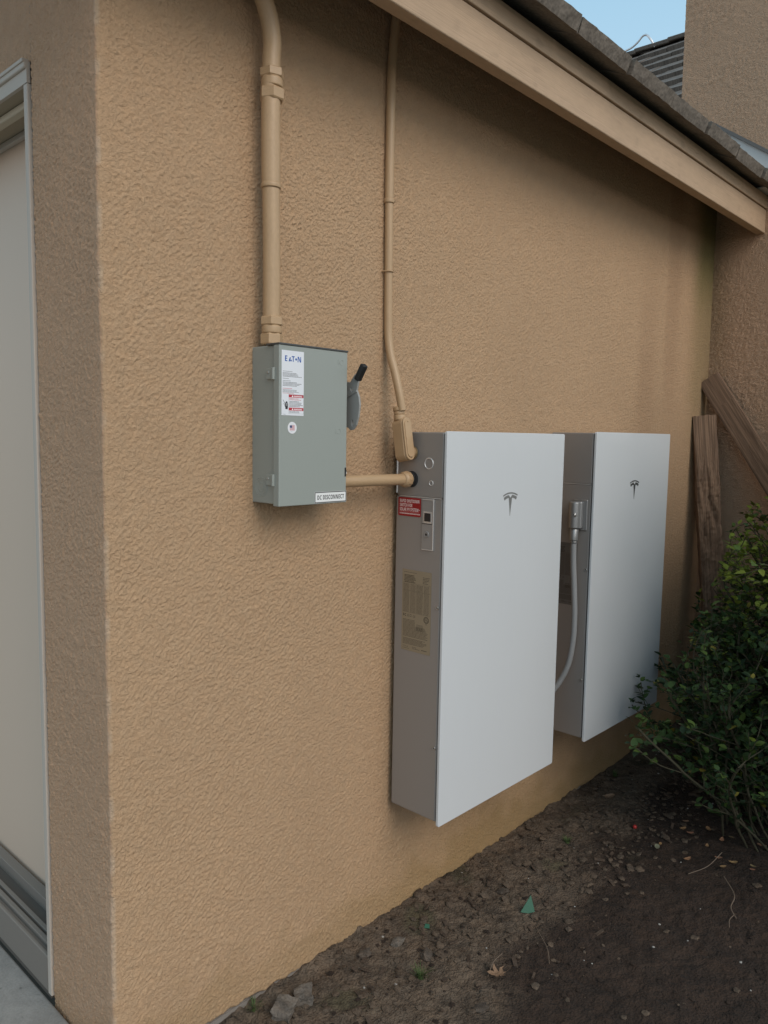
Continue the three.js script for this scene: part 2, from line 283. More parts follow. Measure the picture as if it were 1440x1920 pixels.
// ---------------------------------------------------------------- ground
const soilBump = dataTex(1024, (x, y) => 0.45 + 0.25 * pn(x * 20, y * 20, 20, 61) + 0.2 * pn(x * 55, y * 55, 55, 62) + 0.2 * pn(x * 140, y * 140, 140, 63) + 0.12 * pn(x * 300, y * 300, 300, 64));
const soilTone = dataTex(1024, (x, y) => { const n = 0.75 + 0.3 * pn(x * 12, y * 12, 12, 65) + 0.25 * pn(x * 60, y * 60, 60, 66) + 0.25 * pn(x * 220, y * 220, 220, 67), r = pn(x * 18, y * 18, 18, 68); return [n * (1 + 0.06 * r), n, n * (1 - 0.06 * r)]; }, 3);
const soilMat = new THREE.MeshStandardMaterial({ vertexColors: true, map: soilTone, roughness: 0.97, bumpMap: soilBump, bumpScale: 0.011 });
const soilY = (x, z) => -0.05 + 0.010 * IN.noise(x * 2.2, z * 2.2, 0.5) + 0.008 * IN.noise(x * 7, z * 7, 1.5) + 0.007 * Math.abs(IN.noise(x * 19, z * 19, 2.5)) + 0.006 * IN.noise(x * 44, z * 44, 3.5) + 0.012 * ss(0.25, 0.9, x) - 0.008 * ss(0.35, 0.1, z) + 0.016 * ss(0.07, 0.0, z) * ss(-0.1, 0.35, IN.noise(x * 11, 0.3, 6.6) + 0.4 * IN.noise(x * 41, z * 20, 1.6)) + 0.012 * ss(2.0, 2.6, x);
{
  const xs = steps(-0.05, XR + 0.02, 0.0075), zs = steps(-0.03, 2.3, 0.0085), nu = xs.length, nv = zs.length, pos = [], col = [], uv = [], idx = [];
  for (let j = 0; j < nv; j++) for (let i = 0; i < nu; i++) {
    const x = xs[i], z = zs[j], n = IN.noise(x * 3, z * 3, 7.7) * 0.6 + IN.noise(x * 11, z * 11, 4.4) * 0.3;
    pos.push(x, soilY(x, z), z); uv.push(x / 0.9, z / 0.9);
    // lighter along the wall; shade further out is put into the colour
    const paintedShade = ss(0.30, 0.52, z + 0.16 * (x - 1) + n * 0.2) * ss(0.35, 1.1, x + z * 0.6 + n * 0.3);
    const c = [lerp(0.158, 0.044, paintedShade), lerp(0.113, 0.0255, paintedShade), lerp(0.077, 0.0155, paintedShade)], moss = ss(0.3, 0.5, IN.noise(x * 4.5, z * 4.5, 12.1)) * ss(0.5, 0.25, z) * 0.5;
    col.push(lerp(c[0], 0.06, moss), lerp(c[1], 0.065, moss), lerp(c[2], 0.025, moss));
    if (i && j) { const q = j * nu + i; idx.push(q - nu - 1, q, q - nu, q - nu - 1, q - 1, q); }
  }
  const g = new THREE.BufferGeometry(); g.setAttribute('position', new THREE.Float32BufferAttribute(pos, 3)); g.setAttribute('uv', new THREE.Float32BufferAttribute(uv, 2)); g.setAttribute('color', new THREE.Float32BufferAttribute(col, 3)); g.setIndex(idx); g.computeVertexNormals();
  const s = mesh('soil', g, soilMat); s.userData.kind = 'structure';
  const gr = mesh('ground', T(new THREE.PlaneGeometry(1200, 1200).rotateX(-Math.PI / 2), 0, -0.14, 0), std([0.17, 0.15, 0.12], { roughness: 1 })); gr.userData.kind = 'structure';
  const concTone = dataTex(512, (x, y) => { const n = 0.85 + 0.12 * pn(x * 5, y * 5, 5, 71) + 0.10 * pn(x * 30, y * 30, 30, 72) + 0.10 * pn(x * 150, y * 150, 150, 73) - 0.3 * ss(0.6, 0.75, pn(x * 45, y * 45, 45, 74)); return [n, n, n]; }, 3);
  const slab = mesh('concrete_slab', uvMetres(box(-4.5, -0.012, -0.13, 0, -7, 3.2, 0.008), 1.2, 1.2, 'x', 'z'), std([0.30, 0.285, 0.26], { roughness: 0.9, map: concTone, bumpMap: soilBump, bumpScale: 0.0012 })); slab.userData.kind = 'structure';
}
// ---------------------------------------------------------------- conduits
const PAINT = [0.50, 0.335, 0.19];
const pipeTone = dataTex(256, (x, y) => { const n = 0.94 + 0.06 * pn(x * 4, y * 12, 12, 81) + 0.05 * pn(x * 30, y * 30, 30, 82); return [n, n, n * 0.99]; }, 3);
const pipeMat = std(PAINT, { roughness: 0.42, map: pipeTone, bumpMap: tinyBump(), bumpScale: 0.0004 });
function tinyBump() { return dataTex(256, (x, y) => 0.5 + 0.3 * pn(x * 16, y * 16, 16, 83) + 0.2 * pn(x * 60, y * 60, 60, 84)); }
function lathe(pts, n = 32) { return new THREE.LatheGeometry(pts.map(([r, y]) => new THREE.Vector2(r, y)), n); }
function hexNut(r, h, turn = 0) { const g = lathe([[0.001, 0], [r * 0.9, 0], [r, h * 0.12], [r, h * 0.88], [r * 0.9, h], [0.001, h]], 6).toNonIndexed(); g.computeVertexNormals(); g.rotateY(turn); return g; }
function ring(r, h) { return lathe([[0.001, 0], [r * 0.93, 0], [r, h * 0.2], [r, h * 0.8], [r * 0.93, h], [0.001, h]], 32); }
{
  const R = 0.0205, X = 0.3895, Z = 0.062;
  const c = thing('conduit', 'thick tan painted conduit with nuts and coupling rising from the grey switch box', 'conduit', [X, 1.591, Z]);
  mesh('pipe', merge([
    tube([V(0, 0.03, 0), V(0, 0.2, 0), V(-0.002, 0.357, 0)], R * 0.97, 20, 28), tube([V(-0.002, 0.352, 0), V(-0.003, 0.45, 0), V(-0.003, 0.58, 0)], R * 1.05, 16, 28),
    tube([V(-0.003, 0.575, 0), V(-0.002, 0.63, 0), V(0.0, 0.665, 0), V(-0.008, 0.71, 0), V(-0.028, 0.755, 0), V(-0.06, 0.80, 0.0), V(-0.095, 0.845, 0), V(-0.12, 0.89, 0), V(-0.128, 0.96, 0)], R, 60, 28)]), pipeMat, c);
  mesh('coupling_sleeve', T(ring(R * 1.12, 0.012), -0.002, 0.349, 0), pipeMat, c);
  mesh('coupling_nut', T(hexNut(0.0275, 0.020, 0.2), 0, 0.588, 0), pipeMat, c);
  mesh('coupling_ring', T(ring(0.0245, 0.022), 0, 0.567, 0), pipeMat, c);
  mesh('coupling_nut', T(hexNut(0.0285, 0.026, 0.5), 0, 0.540, 0), pipeMat, c);
  mesh('coupling_nut', T(hexNut(0.0270, 0.020, 0.3), 0.001, 0.044, 0), pipeMat, c);
  mesh('coupling_ring', T(ring(0.0235, 0.020), 0.001, 0.025, 0), pipeMat, c);
  mesh('coupling_nut', T(hexNut(0.0265, 0.026, 0.1), 0.001, 0.0, 0), pipeMat, c);
}
{
  const c = thing('conduit', 'thin tan conduit from the eave down to the elbow box on the nearer white unit', 'conduit', [0.818, 1.46, 0.03]);
  const r = 0.0113;
  mesh('pipe', tube([V(0.006, -0.005, 0.055), V(0.002, 0.045, 0.046), V(0.001, 0.10, 0.030), V(0.002, 0.145, 0.013), V(0.003, 0.19, 0.003), V(0.003, 0.26, 0), V(0.001, 0.4, 0), V(-0.001, 0.554, 0)], r, 90, 20), pipeMat, c);
  mesh('pipe', tube([V(-0.001, 0.55, 0), V(-0.001, 0.7, 0), V(0.0, 0.85, 0), V(0.002, 0.93, 0.002), V(0.006, 1.05, 0.012)], r * 1.08, 40, 20), pipeMat, c);
  mesh('coupling_sleeve', T(ring(r * 1.25, 0.012), -0.001, 0.549, 0), pipeMat, c);
  const strap = tube([V(-0.024, 0.37, -0.022), V(-0.014, 0.37, -0.022), V(-0.0125, 0.37, 0.0), V(-0.006, 0.37, 0.012), V(0.006, 0.37, 0.0125), V(0.0135, 0.37, 0)], 0.0022, 30, 6).scale(1, 1, 1);
  mesh('strap', strap, pipeMat, c);
  // elbow fitting, its cover facing out
  const lb = thing('conduit_elbow', 'tan painted conduit elbow box with oval cover at the corner of the nearer white unit', 'elbow', [0.825, 1.342, 0.098]);
  const tilt = new THREE.Matrix4().makeRotationX(-0.17), tl = (g) => g.applyMatrix4(tilt);
  const capsule = (w, h, d, bv) => { const s = new THREE.Shape(); s.absarc(0, 0, w / 2, Math.PI, 0, false); s.absarc(0, h, w / 2, 0, Math.PI, false); s.closePath(); return new THREE.ExtrudeGeometry(s, { depth: d, bevelEnabled: true, bevelSize: bv, bevelThickness: bv, bevelSegments: 3, curveSegments: 20 }); };
  mesh('body', tl(T(capsule(0.030, 0.082, 0.030, 0.003), 0, -0.006, -0.020)), pipeMat, lb);
  mesh('cover', tl(T(capsule(0.031, 0.083, 0.0025, 0.0015), 0, -0.006, 0.0150)), pipeMat, lb);
  mesh('cover_rim', tl(T(capsule(0.024, 0.076, 0.001, 0.001), 0, -0.003, 0.0195)), pipeMat, lb);
  for (const y of [-0.013, 0.083]) mesh('screw', tl(T(new THREE.SphereGeometry(0.0036, 12, 8).scale(1, 1, 0.5), 0, y, 0.0215)), pipeMat, lb);
  mesh('hub', merge([tl(T(ring(0.0165, 0.016), 0, 0.088, -0.006)), tl(T(ring(0.0150, 0.010), 0, 0.104, -0.006)), tl(T(ring(0.0162, 0.012), 0, 0.114, -0.006))]), pipeMat, lb);
  mesh('outlet', T(lathe([[0.001, 0], [0.015, 0], [0.015, 0.016], [0.001, 0.016]]).rotateZ(-Math.PI / 2), 0.014, 0, 0), pipeMat, lb);
  mesh('washer', T(lathe([[0.001, 0], [0.018, 0], [0.0185, 0.002], [0.001, 0.002]]).rotateZ(-Math.PI / 2), 0.0295, 0, 0), std([0.5, 0.42, 0.26], { metalness: 0.7, roughness: 0.35 }), lb);
}
{
  const c = thing('conduit', 'short level tan conduit joining the grey switch box to the nearer white unit', 'conduit', [0.573, 1.269, 0.09]);
  mesh('pipe', tube([V(0, 0, 0), V(0.1, 0, 0.0003), V(0.272, -0.001, 0.002)], 0.0153, 16, 26), pipeMat, c);
  mesh('connector', merge([lathe([[0.001, 0], [0.016, 0], [0.0185, 0.004], [0.0205, 0.006], [0.0215, 0.010], [0.0215, 0.024], [0.0195, 0.027], [0.001, 0.027]], 28).rotateZ(-Math.PI / 2).translate(0.247, -0.001, 0.002)]), pipeMat, c);
  const ribs = []; for (let i = 0; i < 12; i++) ribs.push(T(new THREE.BoxGeometry(0.013, 0.002, 0.003), 0.264, 0.0213, 0).rotateX(i * Math.PI / 6).translate(0, -0.001, 0.002)); mesh('connector_ribs', merge(ribs), pipeMat, c);
  mesh('bushing', lathe([[0.001, 0], [0.0195, 0], [0.0195, 0.011], [0.001, 0.011]], 28).rotateZ(-Math.PI / 2).translate(0.273, -0.001, 0.002), std([0.02, 0.02, 0.02]), c);
}

// ---------------------------------------------------------------- grey switch box
const greyPaint = std([0.31, 0.335, 0.305], { roughness: 0.38, bumpMap: tinyBump(), bumpScale: 0.00015 });
const chrome = std([0.62, 0.61, 0.59], { metalness: 0.9, roughness: 0.28 }), darkHole = std([0.012, 0.012, 0.012], { roughness: 0.6 });
{
  const X0 = 0.361, X1 = 0.575, Y0 = 1.2205, Y1 = 1.591;
  const b = thing('switch_box', 'grey metal disconnect switch box with labels and side lever mounted on the stucco', 'switch box', [X0, Y0, 0.018]);
  const w = X1 - X0, h = Y1 - Y0;
  mesh('enclosure', box(0.006, w - 0.006, 0.004, h - 0.004, 0, 0.096, 0.003), greyPaint, b);
  const d = mesh('door', box(0, w, 0, h - 0.004, 0.086, 0.107, 0.0022), greyPaint, b);
  mesh('rain_lip', box(-0.001, w + 0.001, h - 0.0045, h, 0.06, 0.109, 0.0015), std([0.07, 0.072, 0.07], { roughness: 0.5 }), b);
  for (const y of [0.302, 0.060]) {
    const hg = mesh('hinge', merge([box(-0.003, 0.001, y - 0.014, y + 0.014, 0.080, 0.092, 0.0015), T(new THREE.CylinderGeometry(0.0032, 0.0032, 0.026, 12), -0.0025, y, 0.0885), box(0.000, 0.0065, y - 0.012, y + 0.012, 0.060, 0.080, 0.001)]), greyPaint, b);
    mesh('rivet', T(new THREE.SphereGeometry(0.0035, 12, 8).scale(0.5, 1, 1), -0.0004, y + 0.003, 0.068), std([0.4, 0.41, 0.39], { metalness: 0.5, roughness: 0.35 }), hg);
  }
  mesh('knockout', merge([[0.010, 0.0007], [0.0175, 0.0007], [0.0225, 0.0007]].map(([r, t]) => T(new THREE.TorusGeometry(r, t, 6, 40).rotateY(Math.PI / 2), 0.006, 0.042, 0.036))), greyPaint, b);
  for (const [x, y] of [[w - 0.021, h - 0.03], [w - 0.028, 0.175]]) mesh('embossed_mark', merge([T(new THREE.TorusGeometry(0.006, 0.0006, 6, 20), x, y, 0.107), box(x - 0.011, x - 0.008, y - 0.006, y + 0.006, 0.1065, 0.1076)]), greyPaint, b);
  mesh('latch', merge([box(w, w + 0.006, 0.066, 0.088, 0.086, 0.101, 0.001), T(new THREE.TorusGeometry(0.006, 0.0012, 8, 20).rotateY(0.5), w + 0.006, 0.074, 0.098)]), chrome, b);
  mesh('latch_slot', box(w - 0.006, w - 0.001, 0.064, 0.086, 0.1065, 0.1075), darkHole, b);
  // the operating lever: a plate standing out from the right-hand side
  const pl = new THREE.Shape(); const pts = [[0.05, 1.515], [0.103, 1.517], [0.112, 1.516], [0.128, 1.535], [0.141, 1.522], [0.134, 1.497], [0.142, 1.480], [0.145, 1.460], [0.141, 1.432], [0.134, 1.412], [0.124, 1.401], [0.114, 1.3995], [0.106, 1.406], [0.05, 1.41]];
  pl.moveTo(...pts[0]); for (const p of pts.slice(1)) pl.lineTo(...p); pl.closePath();
  const hole = new THREE.Path(); hole.absellipse(0.121, 1.4165, 0.0035, 0.009, 0, Math.PI * 2); pl.holes.push(hole);
  const h2 = new THREE.Path(); h2.absellipse(0.116, 1.4985, 0.0032, 0.007, 0, Math.PI * 2, false, 0.5); pl.holes.push(h2);
  const lev = new THREE.ExtrudeGeometry(pl, { depth: 0.004, bevelEnabled: true, bevelSize: 0.0008, bevelThickness: 0.0008, bevelSegments: 2, curveSegments: 16 });
  lev.rotateY(-Math.PI / 2); T(lev, 0.602 - X0, -Y0, -0.018); // shape x becomes depth z, extruded towards -x
  const steel = std([0.32, 0.315, 0.295], { roughness: 0.45 });
  const L = mesh('lever', lev, steel, b);
  mesh('lever_fold', T(box(-0.004, 0.001, -0.001, 0.001, -0.02, 0.02).rotateX(-0.42), 0.5985 - X0, 1.486 - Y0, 0.118 - 0.018), steel, L);
  const gr = box(-0.0085, 0.0085, -0.022, 0.022, -0.0075, 0.0075, 0.004).rotateX(0.58); T(gr, 0.600 - X0, 1.5395 - Y0, 0.1465 - 0.018);
  mesh('grip', gr, std([0.018, 0.018, 0.018], { roughness: 0.55 }), L);
  // printed labels
  const txt = (x, s, X, Y, f, c, al = 'left') => { x.font = f; x.fillStyle = c; x.textAlign = al; x.textBaseline = 'alphabetic'; x.fillText(s, X, Y); };
  const micro = (x, X, Y, W, n, dy, c, sd) => { let q = sd; const r = () => (q = (q * 16807) % 2147483647) / 2147483647; x.fillStyle = c; for (let i = 0; i < n; i++) { let a = X; const e = X + W * (0.72 + 0.28 * r()); while (a < e) { const ww = 4 + r() * 13; x.fillRect(a, Y + i * dy, Math.min(ww, e - a), dy * 0.42); a += ww + 3; } } };
  const lab = canvasTex(330, 730, (x, W, H) => {
    x.fillStyle = '#e4e6ea'; x.fillRect(0, 0, W, H);
    const B = '#1b4fa0'; x.fillStyle = B;
    const letter = (c, X) => { x.save(); x.translate(X, 122); x.scale(1.0, 1.05); txt(x, c, 0, 0, 'bold 84px sans-serif', B); x.restore(); x.lineWidth = 5; x.strokeStyle = B; };
    letter('E', 40); x.beginPath(); x.moveTo(100, 122); x.lineTo(118, 76); x.lineTo(134, 76); x.lineTo(118, 122); x.fill(); x.beginPath(); x.arc(136, 110, 11, 0, 7); x.fill();
    letter('T', 146); x.beginPath(); x.arc(212, 92, 13, 0, 7); x.fill(); letter('N', 228);
    micro(x, 16, 232, 200, 1, 11, '#555', 7); micro(x, 16, 250, 285, 4, 13, '#444', 11); micro(x, 16, 312, 120, 1, 12, '#555', 5); micro(x, 16, 338, 160, 1, 11, '#444', 23); micro(x, 16, 354, 290, 4, 13, '#444', 31);
    micro(x, 16, 424, 190, 1, 11, '#b23', 13); micro(x, 16, 440, 285, 3, 12, '#555', 17); micro(x, 16, 478, 230, 1, 10, '#a44', 19);
    x.fillStyle = '#b5303c'; x.fillRect(105, 492, 222, 34); x.fillRect(105, 640, 222, 34);
    x.fillStyle = '#fff'; for (const y of [520, 668]) { x.beginPath(); x.moveTo(150, y); x.lineTo(163, y - 24); x.lineTo(176, y); x.fill(); txt(x, 'WARNING', 184, y, 'bold 25px sans-serif', '#fff'); }
    x.strokeStyle = '#888'; x.lineWidth = 2; x.strokeRect(105, 492, 222, 216);
    micro(x, 114, 536, 190, 2, 13, '#b44', 43); micro(x, 114, 568, 205, 5, 14, '#444', 47); micro(x, 114, 682, 205, 2, 12, '#555', 59);
    x.strokeStyle = '#222'; x.fillStyle = '#222'; x.lineWidth = 5; x.beginPath(); x.moveTo(22, 556); x.lineTo(44, 590); x.lineTo(34, 598); x.lineTo(58, 640); x.stroke(); // hand and spark pictogram
    x.beginPath(); x.moveTo(52, 600); x.quadraticCurveTo(64, 566, 82, 572); x.lineTo(96, 604); x.lineTo(92, 646); x.lineTo(56, 648); x.closePath(); x.fill(); x.fillStyle = '#e4e6ea'; x.fillRect(70, 590, 4, 34); x.fillRect(80, 590, 4, 34); x.fillStyle = '#222'; x.fillRect(56, 640, 34, 20);
    micro(x, 16, 716, 60, 1, 9, '#666', 61);
  });
  const paper = (t, o = {}) => new THREE.MeshStandardMaterial({ map: t, roughness: 0.45, ...o });
  mesh('label', T(plate(0.066, 0.146, 0.0005), 0.0395, 0.2815, 0.1072), paper(lab), b).userData.label = 'tall white printed label with blue lettering and red warning bands';
  const flag = canvasTex(256, 256, (x) => {
    x.fillStyle = '#e6e6e8'; x.fillRect(0, 0, 256, 256); x.save(); x.beginPath(); x.rect(58, 74, 140, 108); x.clip();
    for (let i = 0; i < 13; i++) { x.fillStyle = i % 2 ? '#e8e4e4' : '#b5404c'; x.fillRect(58, 74 + i * 8.31, 140, 8.4); } x.fillStyle = '#2b3a68'; x.fillRect(58, 74, 64, 58); x.fillStyle = '#c9cde0'; for (let r = 0; r < 5; r++) for (let c = 0; c < 6; c++) x.fillRect(63 + c * 10, 79 + r * 11, 3, 3); x.restore();
    x.fillStyle = '#9aa'; for (let i = 0; i < 7; i++) x.fillRect(84 + i * 13, 48 - Math.abs(i - 3) * -2, 7, 6); for (let i = 0; i < 6; i++) x.fillRect(90 + i * 13, 204, 7, 6);
  });
  const fg = new THREE.CylinderGeometry(0.0135, 0.0135, 0.0005, 40).rotateX(Math.PI / 2); { const p = fg.attributes.position, uv = fg.attributes.uv; for (let i = 0; i < p.count; i++) uv.setXY(i, p.getX(i) / 0.027 + 0.5, p.getY(i) / 0.027 + 0.5); }
  mesh('flag_sticker', T(fg, 0.0385, 0.1805, 0.1073), paper(flag), b).userData.label = 'round white sticker printed with a striped flag';
  const dc = canvasTex(512, 132, (x, W, H) => { x.fillStyle = '#e9e9e6'; x.fillRect(0, 0, W, H); x.strokeStyle = '#111'; x.lineWidth = 9; x.strokeRect(7, 7, W - 14, H - 14); x.save(); x.translate(W / 2, 92); x.scale(0.86, 1.12); txt(x, 'DC DISCONNECT', 0, 0, 'bold 64px sans-serif', '#161616', 'center'); x.restore(); });
  mesh('name_label', T(plate(0.105, 0.027, 0.0006), 0.1615, 0.0158, 0.1072), paper(dc), b).userData.label = 'white label with black frame reading DC DISCONNECT';
}

// ---------------------------------------------------------------- wall-mounted battery units
const units = [];
{
  const body = phy([0.32, 0.298, 0.278], { roughness: 0.4, metalness: 0.25, bumpMap: tinyBump(), bumpScale: 0.0001 });
  const smudge = dataTex(512, (x, y) => 0.85 + 0.08 * pn(x * 5, y * 5, 5, 131) + 0.05 * pn(x * 22, y * 7, 154, 132) + 0.03 * pn(x * 90, y * 90, 90, 133)), dust = dataTex(512, (x, y) => { const n = 0.98 + 0.012 * pn(x * 3, y * 3, 3, 134) + 0.004 * pn(x * 40, y * 6, 120, 135); return [n, n, n * 0.985]; }, 3);
  const glass = phy([0.67, 0.69, 0.71], { roughness: 0.4, roughnessMap: smudge, map: dust, clearcoat: 0.55, clearcoatRoughness: 0.12 });
  const black = std([0.008, 0.008, 0.008], { roughness: 0.6 }), edge = std([0.72, 0.71, 0.69], { metalness: 0.5, roughness: 0.25 }), plateM = std([0.34, 0.33, 0.32], { metalness: 0.3, roughness: 0.34 });
  const W = 0.609, H = 1.099;
  const emb = (() => {
    const k = 0.038, s1 = new THREE.Shape(), s2 = new THREE.Shape();
    s1.moveTo(-k, 0.02 * k); s1.quadraticCurveTo(-0.5 * k, 0.23 * k, 0, 0.23 * k); s1.quadraticCurveTo(0.5 * k, 0.23 * k, k, 0.02 * k); s1.lineTo(0.95 * k, -0.08 * k); s1.quadraticCurveTo(0.5 * k, 0.12 * k, 0, 0.12 * k); s1.quadraticCurveTo(-0.5 * k, 0.12 * k, -0.95 * k, -0.08 * k); s1.closePath();
    s2.moveTo(-0.90 * k, -0.17 * k); s2.quadraticCurveTo(-0.6 * k, -0.02 * k, -0.24 * k, 0.02 * k); s2.lineTo(0, -0.20 * k); s2.lineTo(0.24 * k, 0.02 * k); s2.quadraticCurveTo(0.6 * k, -0.02 * k, 0.90 * k, -0.17 * k);
    s2.quadraticCurveTo(0.85 * k, -0.30 * k, 0.77 * k, -0.38 * k); s2.quadraticCurveTo(0.56 * k, -0.22 * k, 0.21 * k, -0.21 * k); s2.lineTo(0, -1.62 * k); s2.lineTo(-0.21 * k, -0.21 * k); s2.quadraticCurveTo(-0.56 * k, -0.22 * k, -0.77 * k, -0.38 * k); s2.quadraticCurveTo(-0.85 * k, -0.30 * k, -0.90 * k, -0.17 * k);
    return merge([s1, s2].map((s) => new THREE.ExtrudeGeometry(s, { depth: 0.0006, bevelEnabled: false, curveSegments: 12 })));
  })();
  const panel = (() => { const s = new THREE.Shape(), r = 0.007, w = W / 2, h = H / 2; s.moveTo(-w + r, -h); s.lineTo(w - r, -h); s.quadraticCurveTo(w, -h, w, -h + r); s.lineTo(w, h - r); s.quadraticCurveTo(w, h, w - r, h); s.lineTo(-w + r, h); s.quadraticCurveTo(-w, h, -w, h - r); s.lineTo(-w, -h + r); s.quadraticCurveTo(-w, -h, -w + r, -h); return T(new THREE.ExtrudeGeometry(s, { depth: 0.006, bevelEnabled: true, bevelSize: 0.0012, bevelOffset: -0.0012, bevelThickness: 0.0012, bevelSegments: 2, curveSegments: 8 }), w, h, 0.2098); })();
  const screw = (p, y, z) => { const g = mesh('screw', merge([T(new THREE.CylinderGeometry(0.0048, 0.0052, 0.0025, 16).rotateZ(Math.PI / 2), 0.0015, y, z), T(new THREE.TorusGeometry(0.0032, 0.0009, 6, 16).rotateY(Math.PI / 2), 0.0, y, z)]), chrome, p); mesh('socket', T(new THREE.CylinderGeometry(0.0022, 0.0022, 0.0008, 6).rotateZ(Math.PI / 2), -0.0002, y, z), darkHole, g); };
  const rating = (sd, mark, ground = '#998a72') => canvasTex(440, 960, (x, Wc, Hc) => {
    let q = sd; const r = () => (q = (q * 16807) % 2147483647) / 2147483647;
    x.fillStyle = ground; x.fillRect(0, 0, Wc, Hc);
    const row = (X, Y, w, hh = 6, c = '#4f463a') => { let a = X; x.fillStyle = c; const e = X + w; while (a < e) { const ww = 5 + r() * 18; x.fillRect(a, Y, Math.min(ww, e - a), hh); a += ww + 4; } };
    row(22, 30, 200, 5); for (let i = 0; i < 6; i++) row(28 + r() * 8, 62 + i * 16, 150 + r() * 30, 9, '#3f372d'); for (let i = 0; i < 5; i++) row(312, 66 + i * 17, 60 + r() * 50, 7);
    for (let i = 0; i < 26; i++) { const y = 168 + i * 13; row(22, y, 90, 6); row(126, y, 80, 6, '#5b5144'); row(226, y, 90, 6); row(330, y, 80, 6, '#5b5144'); }
    x.fillStyle = '#4f463a'; x.fillRect(16, 246, 410, 3); x.fillRect(216, 160, 3, 340); x.strokeStyle = '#5b5144'; x.lineWidth = 2; x.strokeRect(16, 156, 410, 350);
    x.fillStyle = '#2c2620'; x.font = 'bold 44px sans-serif'; x.fillText('FC', 18, 556); x.font = '34px sans-serif'; x.fillText('CE', 172, 556); x.strokeStyle = '#2c2620'; x.lineWidth = 3; x.beginPath(); x.moveTo(84, 552); x.lineTo(98, 524); x.lineTo(112, 552); x.closePath(); x.stroke(); x.strokeRect(126, 526, 20, 26);
    x.lineWidth = 6; x.beginPath(); x.arc(374, 556, 36, 0, 7); x.stroke(); x.lineWidth = 4; x.beginPath(); x.arc(374, 556, 26, 0, 7); x.stroke(); x.font = 'bold 30px serif'; x.textAlign = 'center'; x.fillText(mark, 374, 567); x.font = 'bold 18px sans-serif'; x.fillText('us', 374, 612); x.textAlign = 'left';
    for (let i = 0; i < 15; i++) row(22, 590 + i * 14, i < 5 ? 180 : 390 - r() * 60, 6); for (let i = 0; i < 6; i++) row(226, 630 + i * 13, 100, 5);
    for (let i = 0; i < 6; i++) row(22, 812 + i * 13, 380 - r() * 80, 6); x.fillStyle = '#2c2620'; x.font = '22px sans-serif'; x.fillText('T E S L A', 22, 920); row(22, 932, 100, 5); row(170, 906, 60); row(170, 922, 110); row(310, 916, 80, 9);
  });
  const txtLine = (x, s, X, Y, W, f) => { x.font = f; const m = x.measureText(s).width; x.save(); x.translate(X, Y); x.scale(W / m, 1); x.fillText(s, 0, 0); x.restore(); };
  function unit(x0, y0, label, tone) {
    const u = thing('battery_unit', label, 'battery', [x0, y0, 0], 'white battery units on the wall'); units.push(u);
    mesh('mounting_bracket', box(0.04, W - 0.04, 0.05, H - 0.03, 0.018, 0.05), black, u);
    mesh('body', box(0.003, W - 0.003, 0.010, 0.9175, 0.036, 0.2035, 0.005), body, u);
    mesh('wiring_cover', box(0.003, W - 0.003, 0.9185, H - 0.003, 0.040, 0.2035, 0.004), body, u);
    mesh('cover_edge', merge([(() => { const g = box(-0.0008, 0.0008, 0.925, 1.02, -0.004, 0.004, 0.0006); g.rotateY(0.7); return T(g, 0.0045, 0, 0.0405); })(), box(0.002, 0.0045, 0.9165, 0.919, 0.05, 0.203)]), edge, u);
    mesh('panel_gasket', box(0.006, W - 0.006, 0.013, H - 0.006, 0.2038, 0.2097), black, u);
    mesh('glass_panel', panel, glass, u);
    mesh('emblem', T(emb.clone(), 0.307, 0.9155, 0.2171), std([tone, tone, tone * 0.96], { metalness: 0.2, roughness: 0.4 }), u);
    for (const y of [0.619, 0.223]) screw(u, y, 0.196);
    return u;
  }
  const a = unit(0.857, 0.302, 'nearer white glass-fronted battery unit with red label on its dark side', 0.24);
  mesh('knockout', T(new THREE.TorusGeometry(0.0145, 0.0018, 8, 36).rotateY(Math.PI / 2), 0.0028, 1.011, 0.154), edge, a);
  mesh('knockout', T(new THREE.TorusGeometry(0.0065, 0.0014, 8, 26).rotateY(Math.PI / 2), 0.0028, 0.958, 0.163), edge, a);
  mesh('pipe_shade_ring', T(lathe([[0.001, 0], [0.0225, 0], [0.0225, 0.003], [0.001, 0.003]]).rotateZ(-Math.PI / 2), 0.001, 0.966, 0.094), std([0.03, 0.03, 0.032]), a);  // black ring stands in for the shade around the pipe entry
  const red = canvasTex(512, 324, (x, Wc, Hc) => {
    x.fillStyle = '#9d1d22'; x.fillRect(0, 0, Wc, Hc); x.fillStyle = '#e9dcd8';
    txtLine(x, 'RAPID SHUTDOWN', 32, 88, 450, 'bold 78px sans-serif'); txtLine(x, 'SWITCH FOR', 32, 162, 290, 'bold 78px sans-serif'); txtLine(x, 'SOLAR PV SYSTEM', 32, 236, 430, 'bold 78px sans-serif');
    x.beginPath(); x.moveTo(470, 196); x.lineTo(492, 208); x.lineTo(470, 220); x.fill();
    x.fillRect(24, 250, 462, 2); let q = 77; const r = () => (q = (q * 16807) % 2147483647) / 2147483647; for (let X = 32; X < 480;) { const w = 5 + r() * 12; x.fillRect(X, 270, w, 20); X += w + 5; }
  });
  mesh('shutdown_label', T(faceLeft(plate(0.083, 0.052, 0.0006, 0.004)), 0.0026, 0.888, 0.0875), new THREE.MeshStandardMaterial({ map: red, roughness: 0.4 }), a).userData.label = 'red label with white text about the rapid shutdown switch';
  const sp = mesh('switch_plate', box(0.0002, 0.004, 0.773, 0.915, 0.134, 0.177, 0.0018), plateM, a);
  mesh('plate_rim', merge([box(-0.0012, 0.0022, 0.774, 0.914, 0.1735, 0.1765, 0.0008), box(-0.0010, 0.0022, 0.9115, 0.9142, 0.136, 0.1735, 0.0008), box(-0.0008, 0.0010, 0.7735, 0.7755, 0.136, 0.1735, 0.0006)]), edge, sp);
